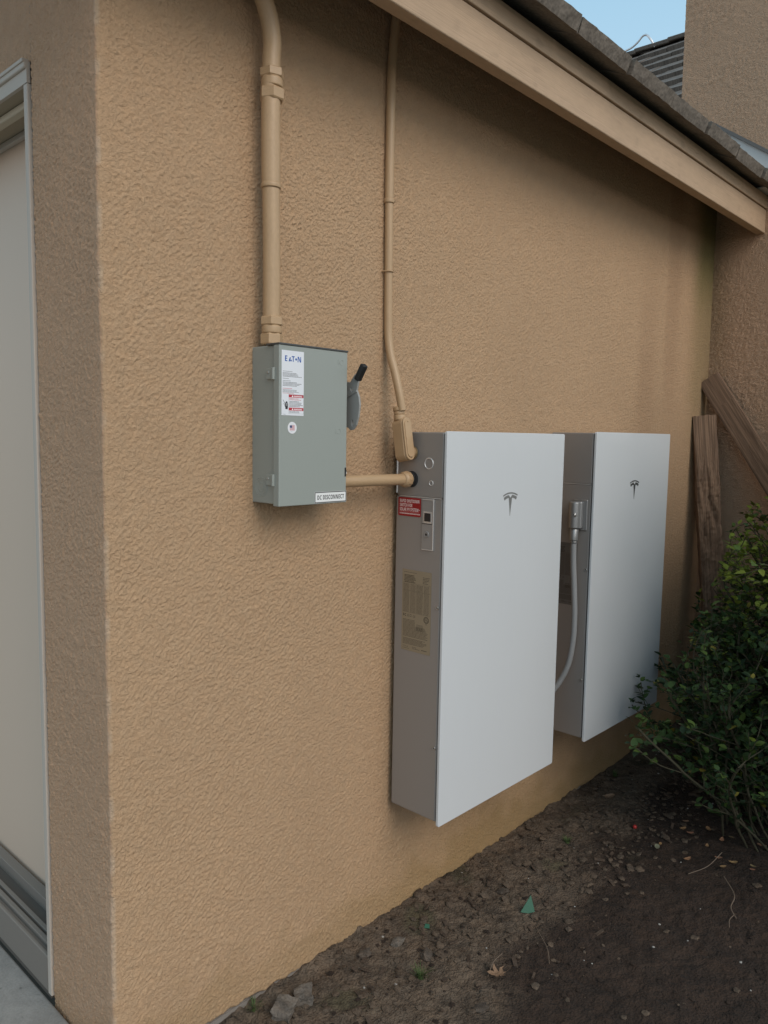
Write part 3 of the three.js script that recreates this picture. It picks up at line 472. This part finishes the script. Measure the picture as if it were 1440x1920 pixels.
  mesh('rocker_recess', box(-0.0006, 0.0004, 0.848, 0.880, 0.141, 0.170, 0.0002), edge, sp);
  mesh('rocker', box(-0.0024, 0.0002, 0.853, 0.876, 0.145, 0.1665, 0.001), std([0.02, 0.02, 0.022], { roughness: 0.35 }), sp);
  mesh('plate_seam', box(-0.0003, 0.0005, 0.8455, 0.8468, 0.136, 0.1735), black, sp);
  const sc = mesh('plate_screw', merge([T(new THREE.TorusGeometry(0.0075, 0.0016, 8, 28).rotateY(Math.PI / 2), -0.0004, 0.817, 0.153), T(new THREE.CylinderGeometry(0.0058, 0.0062, 0.003, 24).rotateZ(Math.PI / 2), -0.0006, 0.817, 0.153)]), plateM, sp); mesh('screw_socket', T(new THREE.CylinderGeometry(0.0035, 0.0035, 0.001, 12).rotateZ(Math.PI / 2), -0.0019, 0.817, 0.153), darkHole, sp); void sc;
  mesh('rating_label', T(faceLeft(plate(0.106, 0.232, 0.0004)), 0.0026, 0.596, 0.1195), new THREE.MeshStandardMaterial({ map: rating(4321, 'UL'), roughness: 0.55, color: lin(0.95, 0.95, 0.95) }), a).userData.label = 'beige rating label covered in fine print';
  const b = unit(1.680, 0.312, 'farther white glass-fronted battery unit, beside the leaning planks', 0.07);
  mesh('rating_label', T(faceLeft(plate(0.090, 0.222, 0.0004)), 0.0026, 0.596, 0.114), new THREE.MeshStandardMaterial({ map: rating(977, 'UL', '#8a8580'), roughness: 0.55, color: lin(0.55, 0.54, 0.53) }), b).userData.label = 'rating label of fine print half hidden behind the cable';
  // the cable between the two units
  const cb = thing('power_cable', 'grey cable with metal plug hanging from the farther white unit', 'cable', [1.68, 1.12, 0.16]);
  const plugM = std([0.34, 0.34, 0.335], { metalness: 0.6, roughness: 0.36 });
  mesh('plug', merge([T(lathe([[0.001, -0.045], [0.0185, -0.045], [0.0195, -0.040], [0.0195, 0.044], [0.017, 0.049], [0.001, 0.05]], 28), -0.024, 0, -0.002), box(-0.02, -0.002, -0.046, 0.05, -0.012, 0.020, 0.006)]), plugM, cb);
  mesh('plug_plate', box(-0.0035, 0.003, -0.052, 0.056, -0.02, 0.034, 0.003), plugM, cb);
  const ps = mesh('plug_screw', T(new THREE.SphereGeometry(0.0075, 16, 10).scale(1, 1, 0.5), -0.0385, 0.004, 0.009), chrome, cb); void ps;
  mesh('strain_relief', merge([T(lathe([[0.001, -0.088], [0.0135, -0.088], [0.0145, -0.085], [0.0155, -0.045], [0.001, -0.045]], 24), -0.024, 0, -0.002), T(lathe([[0.001, -0.096], [0.012, -0.096], [0.0125, -0.088], [0.001, -0.088]], 24), -0.024, 0, -0.002)]), plugM, cb);
  mesh('cable', tube([V(-0.024, -0.09, -0.002), V(-0.024, -0.16, 0.0), V(-0.025, -0.26, 0.008), V(-0.026, -0.36, 0.014), V(-0.028, -0.45, 0.012), V(-0.033, -0.53, 0.0), V(-0.045, -0.59, -0.022), V(-0.065, -0.635, -0.045), V(-0.10, -0.665, -0.062), V(-0.16, -0.675, -0.07), V(-0.225, -0.672, -0.07)], 0.0105, 100, 16), std([0.27, 0.275, 0.275], { roughness: 0.55 }), cb);
}

// ---------------------------------------------------------------- leaning planks
const plankTone = dataTex(512, (x, y) => { const n = 0.72 + 0.3 * pn(x * 40, y * 3, 120, 111) + 0.25 * pn(x * 110, y * 5, 110, 112) + 0.15 * pn(x * 9, y * 6, 54, 113); return [n, n * 0.97, n * 0.94]; }, 3);
const plankBump = dataTex(512, (x, y) => 0.5 + 0.35 * pn(x * 45, y * 3, 135, 114) + 0.25 * pn(x * 120, y * 5, 120, 115) + 0.1 * pn(x * 60, y * 60, 60, 116));
function plank(name, label, w, d, len, wear, col, bump = 0.004) {
  const g0 = new THREE.BoxGeometry(w, len, d, 14, 120, 8), p = g0.attributes.position;
  for (let i = 0; i < p.count; i++) {
    let x = p.getX(i), y = p.getY(i), z = p.getZ(i); const s = wear * ss(0.1, 0.35, len / 2 - y) ;
    x += 0.003 * IN.noise(y * 5, 1, wear) + (0.006 * s) * IN.noise(x * 60, y * 14, z * 60); z += s * 0.012 * IN.noise(x * 45, y * 12, 3) * (z > 0 ? 1 : 0.2) + s * 0.006 * IN.noise(x * 120, y * 50, 9);
    if (Math.abs(x) > w * 0.49) z *= 0.93; if (Math.abs(y) > len * 0.498) { y += 0.006 * IN.noise(x * 40, z * 40, 4); }
    p.setXYZ(i, x, y, z);
  }
  g0.computeVertexNormals();
  const g = uvMetres(g0.toNonIndexed(), 3, 1.2, 'x', 'y'); { const q = g.attributes.position, n = g.attributes.normal, uv = g.attributes.uv; for (let i = 0; i < q.count; i++) uv.setXY(i, (Math.abs(n.getX(i)) > 0.7 ? q.getZ(i) : q.getX(i)) * 3, q.getY(i) * 1.2); }
  g.computeVertexNormals();
  return tagged(name, g, std(col, { roughness: 0.92, map: plankTone, bumpMap: plankBump, bumpScale: bump }), label, 'plank');
}
function aim(o, bottom, top, face) { // stand the plank from bottom to top, its broad side towards face
  const y = top.clone().sub(bottom), m = new THREE.Matrix4(); const len = y.length(); y.normalize();
  const z = face.clone().sub(y.clone().multiplyScalar(face.dot(y))).normalize(), x = y.clone().cross(z);
  m.makeBasis(x, y, z); o.quaternion.setFromRotationMatrix(m); o.position.copy(bottom).addScaledVector(y, len / 2);
}
{
  const a = V(3.05, 1.505, 0.055), ab = V(3.02, -0.06, 0.235);
  const pa = plank('wooden_plank', 'short weathered grey wooden post with rough worn grain, upright beside the farther white unit', 0.105, 0.06, a.distanceTo(ab), 1, [0.29, 0.19, 0.125]); aim(pa, ab, a, V(-0.85, 0.1, 0.55));
  const b = V(3.125, 1.69, 0.045), bb = V(3.10, 0.05, 1.13);
  const pb = plank('wooden_plank', 'longer smooth brown plank leaning diagonally across the right-hand stucco wall', 0.10, 0.045, b.distanceTo(bb), 0.12, [0.27, 0.175, 0.115], 0.0012); aim(pb, bb, b, V(-1, 0.05, 0.1));
}

// ---------------------------------------------------------------- shrub
function leafGeo(q) {
  const L = 1, W = 0.30 + 0.03 * q, pos = [], idx = [], uv = [], n = 4;
  for (let i = 0; i <= n; i++) { const t = i / n, w = W * Math.pow(Math.sin(Math.PI * Math.pow(t, 0.8) * 0.985 + 0.02), 0.75), bend = -0.20 * t * t * (1 + q * 0.4); for (const s of [-1, 0, 1]) { pos.push(s * w, bend + Math.abs(s) * w * (0.35 - 0.1 * q), t * L); uv.push(s * 0.5 + 0.5, t); } }
  for (let i = 0; i < n; i++) for (const s of [0, 1]) { const a = i * 3 + s, b = a + 1, c = a + 3, d = a + 4; idx.push(a, c, b, b, c, d); }
  const g = new THREE.BufferGeometry(); g.setAttribute('position', new THREE.Float32BufferAttribute(pos, 3)); g.setAttribute('uv', new THREE.Float32BufferAttribute(uv, 2)); g.setIndex(idx); g.computeVertexNormals(); return g;
}
let shrubLeaf;
const leafGeos = [0, 1, 2].map(leafGeo);
const leafMat = (c) => new THREE.MeshPhysicalMaterial({ color: lin(...c), roughness: 0.66, specularIntensity: 0.5, side: THREE.DoubleSide, transmission: 0.12, thickness: 0 });
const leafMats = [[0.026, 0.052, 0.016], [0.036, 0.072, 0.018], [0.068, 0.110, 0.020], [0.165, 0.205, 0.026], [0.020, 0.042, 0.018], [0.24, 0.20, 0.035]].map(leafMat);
{
  const sh = thing('shrub', 'dark green small-leaved shrub growing out of the soil on the right', 'shrub', [2.35, -0.045, 0.78]);
  const O = V(2.35, -0.045, 0.78), stems = [], leaves = [];
  camera.updateMatrixWorld(); camera.updateProjectionMatrix();
  const sprig = (p0, dir, len, lush, tone, depth) => {
    const pts = [p0.clone()], d = dir.clone().normalize(); let p = p0.clone(); const n = Math.max(3, Math.round(len / 0.05)), step = len / n;
    for (let i = 0; i < n; i++) {
      d.add(V(rr(-0.16, 0.16), rr(-0.10, 0.16), rr(-0.16, 0.16))).normalize(); const np = p.clone().addScaledVector(d, step); if (np.z < 1.5 - lerp(lerp(lerp(0.455, 0.378, ss(0.46, 0.60, np.y)), 0.340, ss(0.62, 0.95, np.y)), 0.285, ss(1.02, 1.16, np.y)) * (np.x + 0.77)) { d.z += 0.3; continue; } p = np; pts.push(p);
      const t = (i + 1) / n;
      if (depth > 0 && rnd() < 0.5 && t > 0.2) sprig(p, d.clone().multiplyScalar(0.6).add(V(rr(-1, 1), rr(-0.35, 0.9), rr(-1, 1))), len * rr(0.22, 0.42), lush, tone + rr(-0.12, 0.12), depth - 1);
      if (t > (depth > 1 ? 0.12 : 0.1)) for (let k = 0; k < (depth === 0 ? 3 : 2); k++) {
        const a = rr(0, Math.PI * 2), side = V(Math.cos(a), rr(-0.2, 0.8), Math.sin(a)).addScaledVector(d, 0.7).normalize();
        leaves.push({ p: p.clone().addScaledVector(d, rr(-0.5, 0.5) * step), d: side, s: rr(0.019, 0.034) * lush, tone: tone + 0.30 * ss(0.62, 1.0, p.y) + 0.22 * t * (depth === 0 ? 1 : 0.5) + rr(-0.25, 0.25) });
      }
    }
    if (pts.length > 2) stems.push([pts, depth]);
  };
  const aimTo = (q, n, bx, bz, lush = 1, tone = 0.35) => { for (let i = 0; i < n; i++) { const b = O.clone().add(V(rr(-0.12, 0.2) + bx, 0.0, rr(-0.12, 0.1) + bz)); const t = V(...q).add(V(rr(-0.12, 0.12), rr(-0.08, 0.08), rr(-0.12, 0.12))); const dir = t.clone().sub(b), L = dir.length(); dir.normalize().add(V(0, 0.25, 0)); sprig(b, dir, L * 1.04, lush, tone, 2); } };
  // main fan of stems, tallest at the right, low and spreading towards the wall
  aimTo([2.36, 1.02, 0.66], 3, 0, 0, 1, 0.6); aimTo([2.65, 1.06, 0.6], 4, 0.1, -0.05, 1, 0.55); aimTo([2.12, 0.80, 0.62], 4, -0.05, 0, 1, 0.5); aimTo([2.25, 0.66, 0.48], 6, 0, -0.1, 1, 0.35);
  aimTo([1.98, 0.50, 0.52], 5, -0.1, 0, 1, 0.22); aimTo([1.80, 0.34, 0.50], 4, -0.15, 0, 1, 0.2); aimTo([2.1, 0.35, 0.45], 7, 0, -0.15, 1, 0.2); aimTo([2.45, 0.5, 0.40], 6, 0.1, -0.1, 1, 0.2);
   aimTo([2.9, 0.95, 0.7], 7, 0.4, 0, 1, 0.4); aimTo([2.4, 0.85, 1.05], 6, 0, 0.15, 1, 0.4); aimTo([2.9, 0.8, 1.0], 6, 0.4, 0.1, 1, 0.4); aimTo([1.66, 0.50, 0.46], 2, -0.25, -0.1, 1, 0.15); aimTo([1.74, 0.38, 0.48], 3, -0.25, -0.1, 1, 0.2); aimTo([1.9, 0.46, 0.43], 4, -0.2, -0.1, 1, 0.15); aimTo([2.0, 0.55, 0.42], 5, -0.1, -0.15, 1, 0.18); aimTo([1.95, 0.30, 0.50], 5, -0.15, -0.1, 1, 0.12); aimTo([2.5, 0.7, 0.7], 6, 0.1, 0, 1, 0.25); aimTo([2.2, 0.45, 0.72], 7, 0, 0, 1, 0.15); aimTo([2.3, 0.25, 0.7], 6, 0, 0, 1, 0.1); aimTo([2.3, 0.55, 0.85], 8, 0.1, 0.05, 1, 0.15); aimTo([2.35, 0.75, 0.72], 8, 0, 0, 1, 0.3); aimTo([2.1, 0.10, 0.70], 5, 0, 0, 1, 0.1); aimTo([2.3, 0.14, 0.66], 5, 0, 0, 1, 0.1);
  aimTo([2.2, 0.2, 0.78], 8, 0, 0, 1, 0.1); aimTo([2.15, 0.32, 0.70], 8, 0, 0, 1, 0.12); aimTo([2.3, 0.1, 0.82], 8, 0.1, 0.05, 1, 0.1); aimTo([2.08, 0.22, 0.60], 5, 0, 0, 1, 0.1); aimTo([2.2, 0.4, 0.80], 6, 0, 0, 1, 0.15);
  // taller stems added out of view to shade the lower wall and soil
  aimTo([1.95, 1.45, 1.42], 5, -0.2, 0.5, 1.15, 0.3); aimTo([2.35, 1.55, 1.35], 5, 0, 0.45, 1.15, 0.3); aimTo([2.8, 1.5, 1.2], 5, 0.4, 0.3, 1.15, 0.3); aimTo([1.7, 1.0, 1.5], 5, -0.3, 0.6, 1.15, 0.3); aimTo([2.2, 1.0, 1.55], 5, 0, 0.6, 1.15, 0.3); aimTo([2.75, 0.9, 1.5], 5, 0.4, 0.5, 1.15, 0.3); aimTo([1.75, 0.5, 1.55], 4, -0.3, 0.6, 1.15, 0.2); aimTo([3.0, 1.2, 0.9], 5, 0.6, 0.1, 1.15, 0.3);
  aimTo([2.7, 0.45, 0.6], 6, 0.3, -0.05, 1, 0.25);
  const cyl = []; for (const [pts, depth] of stems) cyl.push(new THREE.TubeGeometry(new THREE.CatmullRomCurve3(pts), pts.length * 2, [0.0011, 0.0018, 0.0042][depth], 5).translate(-O.x, -O.y, -O.z));
  mesh('stem', merge(cyl), std([0.055, 0.048, 0.026], { roughness: 0.85 }), sh);
  const up = V(0, 1, 0), made = leaves.map((l) => {
    const z = l.d.clone().normalize(), x = up.clone().cross(z).normalize(), y = z.clone().cross(x); const m = new THREE.Matrix4().makeBasis(x, y, z); m.multiply(new THREE.Matrix4().makeRotationZ(rr(-0.7, 0.7))); m.scale(V(l.s, l.s, l.s)); m.setPosition(l.p.clone().sub(O));
    const ndc = l.p.clone().project(camera), inView = Math.abs(ndc.x) < 1 && Math.abs(ndc.y) < 1;
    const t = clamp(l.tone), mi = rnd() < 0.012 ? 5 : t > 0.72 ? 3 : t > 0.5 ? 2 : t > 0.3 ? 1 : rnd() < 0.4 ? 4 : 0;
    return { m, mi, q: Math.floor(rnd() * 3), near: inView ? l.s / l.p.distanceTo(camera.position) : 0, y: l.p.y };
  }).filter((l) => l.y > -0.03);
  made.sort((a, b) => b.near - a.near);
  shrubLeaf = made.slice(0, 300).map((l) => V(0, 0, 0).setFromMatrixPosition(l.m).add(O)).sort((a, b) => a.distanceTo(V(2.03, 0.72, 0.52)) - b.distanceTo(V(2.03, 0.72, 0.52)))[0];
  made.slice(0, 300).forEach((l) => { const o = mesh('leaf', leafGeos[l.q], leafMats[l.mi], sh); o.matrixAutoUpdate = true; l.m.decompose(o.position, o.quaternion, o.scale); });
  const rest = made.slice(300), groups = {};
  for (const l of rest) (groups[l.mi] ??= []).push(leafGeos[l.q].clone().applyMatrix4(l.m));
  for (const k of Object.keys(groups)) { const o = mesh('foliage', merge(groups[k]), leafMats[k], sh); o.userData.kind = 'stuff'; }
  console.log('leaves', made.length, 'stems', stems.length);
}

// ---------------------------------------------------------------- what lies on the soil
{
  const clodVar = [0, 1, 2, 3, 4].map((q) => { const g = mergeVertices(new THREE.IcosahedronGeometry(1, 1).deleteAttribute('uv').deleteAttribute('normal')), p = g.attributes.position; for (let i = 0; i < p.count; i++) { const n = 1 + 0.55 * IN.noise(p.getX(i) * 1.3 + q * 7, p.getY(i) * 1.3, p.getZ(i) * 1.3); p.setXYZ(i, p.getX(i) * n, p.getY(i) * n * 0.62, p.getZ(i) * n); } const f = g.toNonIndexed(); f.computeVertexNormals(); return f; });
  const lump = (x, z, s, q, flat = 1) => { const g = clodVar[q].clone(); g.scale(s, s * flat, s * rr(0.7, 1.2)); g.rotateY(rr(0, 6.28)); g.rotateX(rr(-0.4, 0.4)); return T(g, x, soilY(x, z) + s * 0.18, z); };
  const inYard = () => [rr(0.2, 3.1), Math.pow(rnd(), 0.8) * 1.35 + 0.015];
  const scatter = (n, s0, s1, pow, keep = () => true, flat = 1) => { const out = []; while (out.length < n) { const [x, z] = inYard(); if (!keep(x, z)) continue; out.push(lump(x, z, lerp(s0, s1, Math.pow(rnd(), pow)), Math.floor(rnd() * 5), flat)); } return uvMetres(merge(out), 2, 2, 'x', 'z'); };
  const near = (x, z) => rnd() < ss(0.50, 0.2, z - 0.05 * x) + 0.02;
  const soilClod = (c) => std(c, { roughness: 0.97, map: soilTone, bumpMap: soilBump, bumpScale: 0.003 });
  const st = (n, g, m, lab, cat) => { const o = tagged(n, g, m, lab, cat); o.userData.kind = 'stuff'; };
  st('soil_clods', scatter(3200, 0.0015, 0.015, 4.0, near, 0.6), soilClod([0.128, 0.091, 0.062]), 'loose crumbs and clods of dry brown soil along the wall', 'clods');
  st('dark_clods', scatter(2600, 0.0012, 0.009, 3.2, undefined, 0.5), soilClod([0.036, 0.0215, 0.0135]), 'dark crumbs of soil over the yard', 'clods');  // crumbs in the same dark brown, matching the shade put into the soil
  const chips = []; for (let i = 0; i < 650; i++) { const [x, z] = inYard(); if (!near(x, z) || z > 0.55) continue; const g = new THREE.BoxGeometry(rr(0.008, 0.035), rr(0.002, 0.005), rr(0.005, 0.012), 2, 1, 1); const p = g.attributes.position; for (let k = 0; k < p.count; k++) p.setY(k, p.getY(k) + 0.003 * Math.sin(p.getX(k) * 90)); g.rotateX(rr(-0.5, 0.5)); g.rotateZ(rr(-0.35, 0.35)); g.rotateY(rr(0, 6.28)); chips.push(T(g, x, soilY(x, z) + 0.005, z)); }
  st('bark_chips', uvMetres(merge(chips), 4, 4, 'x', 'z'), std([0.095, 0.064, 0.043], { roughness: 0.95, map: soilTone }), 'small brown bark chips strewn over the soil', 'bark chips');
  const peb = []; for (let i = 0; i < 110; i++) { const [x, z] = inYard(); peb.push(lump(x, z, rr(0.0015, 0.0038), Math.floor(rnd() * 5))); }
  st('pale_grit', merge(peb), std([0.36, 0.34, 0.31]), 'pale grit and tiny white pebbles on the soil', 'grit');
  // single stones and clods
  const stoneM = [std([0.19, 0.16, 0.13], { roughness: 0.95, map: soilTone, bumpMap: soilBump, bumpScale: 0.002 }), std([0.125, 0.097, 0.074], { roughness: 0.95, map: soilTone, bumpMap: soilBump, bumpScale: 0.002 })];
  const stone = (x, z, s, q, m, label, flat = 0.8) => tagged('stone', uvMetres(lump(x, z, s, q, flat), 5, 5, 'x', 'z'), stoneM[m], label, 'stone');
  stone(0.79, 0.135, 0.021, 0, 0, 'pale grey-tan flat stone lying near the foot of the wall');
  stone(0.69, 0.10, 0.020, 1, 1, 'brown clod-like stone close against the wall foot');
  stone(0.80, 0.235, 0.022, 2, 1, 'long brown stone set upright in the dry soil');
  stone(0.735, 0.46, 0.022, 3, 1, 'broad flat brown stone beside the dry leaf', 0.4);
  stone(0.655, 0.545, 0.016, 4, 0, 'small pale stone at the bottom edge of the picture');
  stone(1.20, 0.21, 0.018, 1, 1, 'grey-brown stone in the soil below the nearer white unit');
  // broken concrete by the corner
  const blk = (x, z, w, h, d, ry, rx, label) => { const g = mergeVertices(new THREE.BoxGeometry(w, h, d, 8, 5, 8).deleteAttribute('uv').deleteAttribute('normal')), p = g.attributes.position; for (let i = 0; i < p.count; i++) { const a = p.getX(i), b = p.getY(i), c = p.getZ(i), n = IN.noise(a * 50 + x * 9, b * 50, c * 50) * 0.006; p.setXYZ(i, a * (1 - 0.04 * Math.abs(b) / h) + n, b + n, c + n); } const f = g.toNonIndexed(); f.computeVertexNormals(); f.rotateX(rx); f.rotateY(ry); return tagged('concrete_chunk', uvMetres(T(f, x, soilY(x, z) + h * 0.32, z), 3, 3, 'x', 'z'), std([0.20, 0.17, 0.14], { roughness: 0.95, map: soilTone, bumpMap: soilBump, bumpScale: 0.003 }), label, 'concrete'); };
  blk(0.405, 0.098, 0.060, 0.030, 0.050, 0.5, 0.15, 'broken grey concrete chunk at the foot of the wall, left of its pair');
  blk(0.468, 0.100, 0.046, 0.028, 0.045, 0.9, -0.12, 'smaller broken concrete chunk just right of the first at the wall foot');
  // green plastic shards
  const shard = (x, z, pts, label, tilt) => { const s = new THREE.Shape(); s.moveTo(...pts[0]); for (const p of pts.slice(1)) s.lineTo(...p); s.closePath(); const g = new THREE.ExtrudeGeometry(s, { depth: 0.0018, bevelEnabled: true, bevelSize: 0.0004, bevelThickness: 0.0004, bevelSegments: 1 }); g.rotateX(tilt); g.rotateY(-0.75); tagged('plastic_shard', T(g, x, soilY(x, z) + 0.003, z), std([0.03, 0.115, 0.068], { roughness: 0.45 }), label, 'plastic shard'); };
  shard(1.154, 0.335, [[-0.024, 0], [0.0, -0.004], [0.019, 0.0], [0.015, 0.022], [0.010, 0.046]], 'pointed green plastic shard standing in the soil', -0.35);
  shard(0.895, 0.155, [[-0.008, 0], [0.007, -0.002], [0.009, 0.009], [-0.003, 0.012]], 'tiny green plastic scrap on the dry soil near the wall', -1.1);
  // dry lobed leaf
  const curlLeaf = (name, label, pts, x, z, s, c, rot, curl, lift = 0.01) => {
    const sp = new THREE.Shape(); sp.moveTo(...pts[0]); for (const p of pts.slice(1)) sp.lineTo(...p); sp.closePath();
    const g = new THREE.ShapeGeometry(sp), tri = []; // refine so that it can curl
    let list = []; { const p = g.attributes.position, ix = g.index.array; for (let i = 0; i < ix.length; i += 3) list.push([0, 1, 2].map((k) => V(p.getX(ix[i + k]), p.getY(ix[i + k]), 0))); }
    for (let r = 0; r < 3; r++) list = list.flatMap(([a, b, d]) => { const m = a.clone().lerp(b, 0.5), n = b.clone().lerp(d, 0.5), o = d.clone().lerp(a, 0.5); return [[a, m, o], [m, b, n], [o, n, d], [m, n, o]]; });
    for (const t of list) for (const p of t) { const zz = curl * (p.x * p.x + 0.6 * p.y * p.y) + 0.10 * IN.noise(p.x * 2.4, p.y * 2.4, x) + 0.05 * IN.noise(p.x * 7, p.y * 7, z); tri.push(p.x * s, zz * s, -p.y * s); }
    const gg = new THREE.BufferGeometry(); gg.setAttribute('position', new THREE.Float32BufferAttribute(tri, 3)); const m = mergeVertices(gg); m.computeVertexNormals(); m.rotateY(rot); T(m, x, soilY(x, z) + lift, z);
    return tagged(name, m, std(c, { roughness: 0.8, side: THREE.DoubleSide }), label, 'leaf');
  };
  const oak = [[0, -1.5], [0.06, -0.8], [0.5, -0.75], [0.75, -0.95], [0.65, -0.5], [0.3, -0.3], [0.75, -0.05], [1.1, 0.1], [0.7, 0.28], [0.3, 0.2], [0.4, 0.6], [0.25, 0.8], [0, 1.1], [-0.2, 0.75], [-0.4, 0.65], [-0.25, 0.2], [-0.75, 0.35], [-1.1, 0.15], [-0.7, -0.05], [-0.3, -0.25], [-0.75, -0.5], [-0.8, -0.9], [-0.45, -0.72], [-0.06, -0.8]];
  curlLeaf('fallen_leaf', 'curled dry brown lobed leaf on the darker soil', oak, 0.858, 0.425, 0.024, [0.24, 0.145, 0.085], 0.8, 0.4, 0.012);
  const oval = Array.from({ length: 18 }, (_, i) => { const a = i / 18 * 6.283; return [0.5 * Math.sin(a) * (1 - 0.2 * Math.cos(a)), Math.cos(a)]; });
  curlLeaf('fallen_leaf', 'pale tan fallen leaf by the wall foot below the farther white unit', oval, 2.03, 0.15, 0.028, [0.26, 0.17, 0.11], 1.0, 0.5);
  curlLeaf('fallen_leaf', 'dull pale green fallen leaf on soil beside the shrub', oval, 1.78, 0.46, 0.017, [0.20, 0.20, 0.13], 2.0, 0.3);
  curlLeaf('fallen_leaf', 'small orange-brown dead leaf caught among the green leaves of the shrub', oval, shrubLeaf.x - 0.006, shrubLeaf.z + 0.005, 0.015, [0.32, 0.11, 0.04], 0.4, 0.5, shrubLeaf.y - soilY(shrubLeaf.x - 0.006, shrubLeaf.z + 0.005) + 0.008);
  for (let i = 0; i < 16; i++) { const x = rr(1.75, 2.15), z = rr(0.42, 0.75); const o = curlLeaf('fallen_leaf', 'small tan dead leaf lying with others below the shrub', oval, x, z, rr(0.009, 0.016), [rr(0.2, 0.32), rr(0.13, 0.19), 0.08], rr(0, 6), rr(0.1, 0.7)); o.userData.group = 'dead leaves below the shrub'; }
  { const x = 1.873, z = 0.335; tagged('berry', T(new THREE.SphereGeometry(0.0075, 14, 10), x, soilY(x, z) + 0.006, z), std([0.42, 0.03, 0.025], { roughness: 0.4 }), 'small bright red berry on the soil', 'berry'); }
  // weeds
  const weed = (x, z, n, h, label) => { const b = []; for (let i = 0; i < n; i++) { const a = rr(0, 6.283), r = rr(0.2, 1), k = rr(0.5, 1) * h; const g = new THREE.PlaneGeometry(0.0022, 1, 1, 5), p = g.attributes.position; for (let q = 0; q < p.count; q++) { const t = p.getY(q) + 0.5; p.setXYZ(q, p.getX(q) * (1 - t * 0.85), t * k * (1 - 0.3 * r * t), t * t * k * r * 0.9); } g.rotateY(a); b.push(T(g, x + Math.sin(a) * 0.012 * r, soilY(x, z), z + Math.cos(a) * 0.012 * r)); } const m = merge(b); m.computeVertexNormals(); tagged('weed_tuft', m, std([0.07, 0.11, 0.03], { side: THREE.DoubleSide }), label, 'weed'); };
  weed(0.722, 0.275, 60, 0.04, 'little green grass tuft in the dry soil in front'); weed(1.62, 0.20, 50, 0.025, 'low green weed on the soil between wall and shrub'); weed(2.25, 0.07, 60, 0.03, 'green weed against the wall foot below the farther white unit'); weed(0.36, 0.035, 40, 0.03, 'green moss-like weed in the joint at the wall foot');
  // twigs
  const twig = (label, pts, r = 0.0016) => { const q = pts.map(([x, z, l]) => V(x, soilY(x, z) + 0.006 + (l || 0), z)); tagged('twig', tube(q, r, 24, 6), std([0.17, 0.125, 0.09]), label, 'twig'); };
  twig('pale forked dry twig on the dark soil below the shrub', [[1.56, 0.80], [1.60, 0.77, 0.004], [1.66, 0.76, 0.01], [1.74, 0.70, 0.02]]);
  twig('thin dry twig poking out from under the shrub', [[1.70, 0.60, 0.0], [1.76, 0.64, 0.02], [1.83, 0.66, 0.05]], 0.0013);
  twig('short bent twig lying on the soil in front of the shrub', [[1.50, 0.80], [1.53, 0.79, 0.006], [1.57, 0.79, 0.002]], 0.0012);
  twig('fine stalk of the dry lobed leaf lying on the darker soil', [[0.84, 0.41], [0.88, 0.40, 0.012], [0.92, 0.40, 0.02]], 0.001);
  twig('thin twig beside the long brown stone', [[1.10, 0.40], [1.04, 0.47, 0.004], [1.0, 0.5]], 0.001);
}
renderer.render(scene, camera);
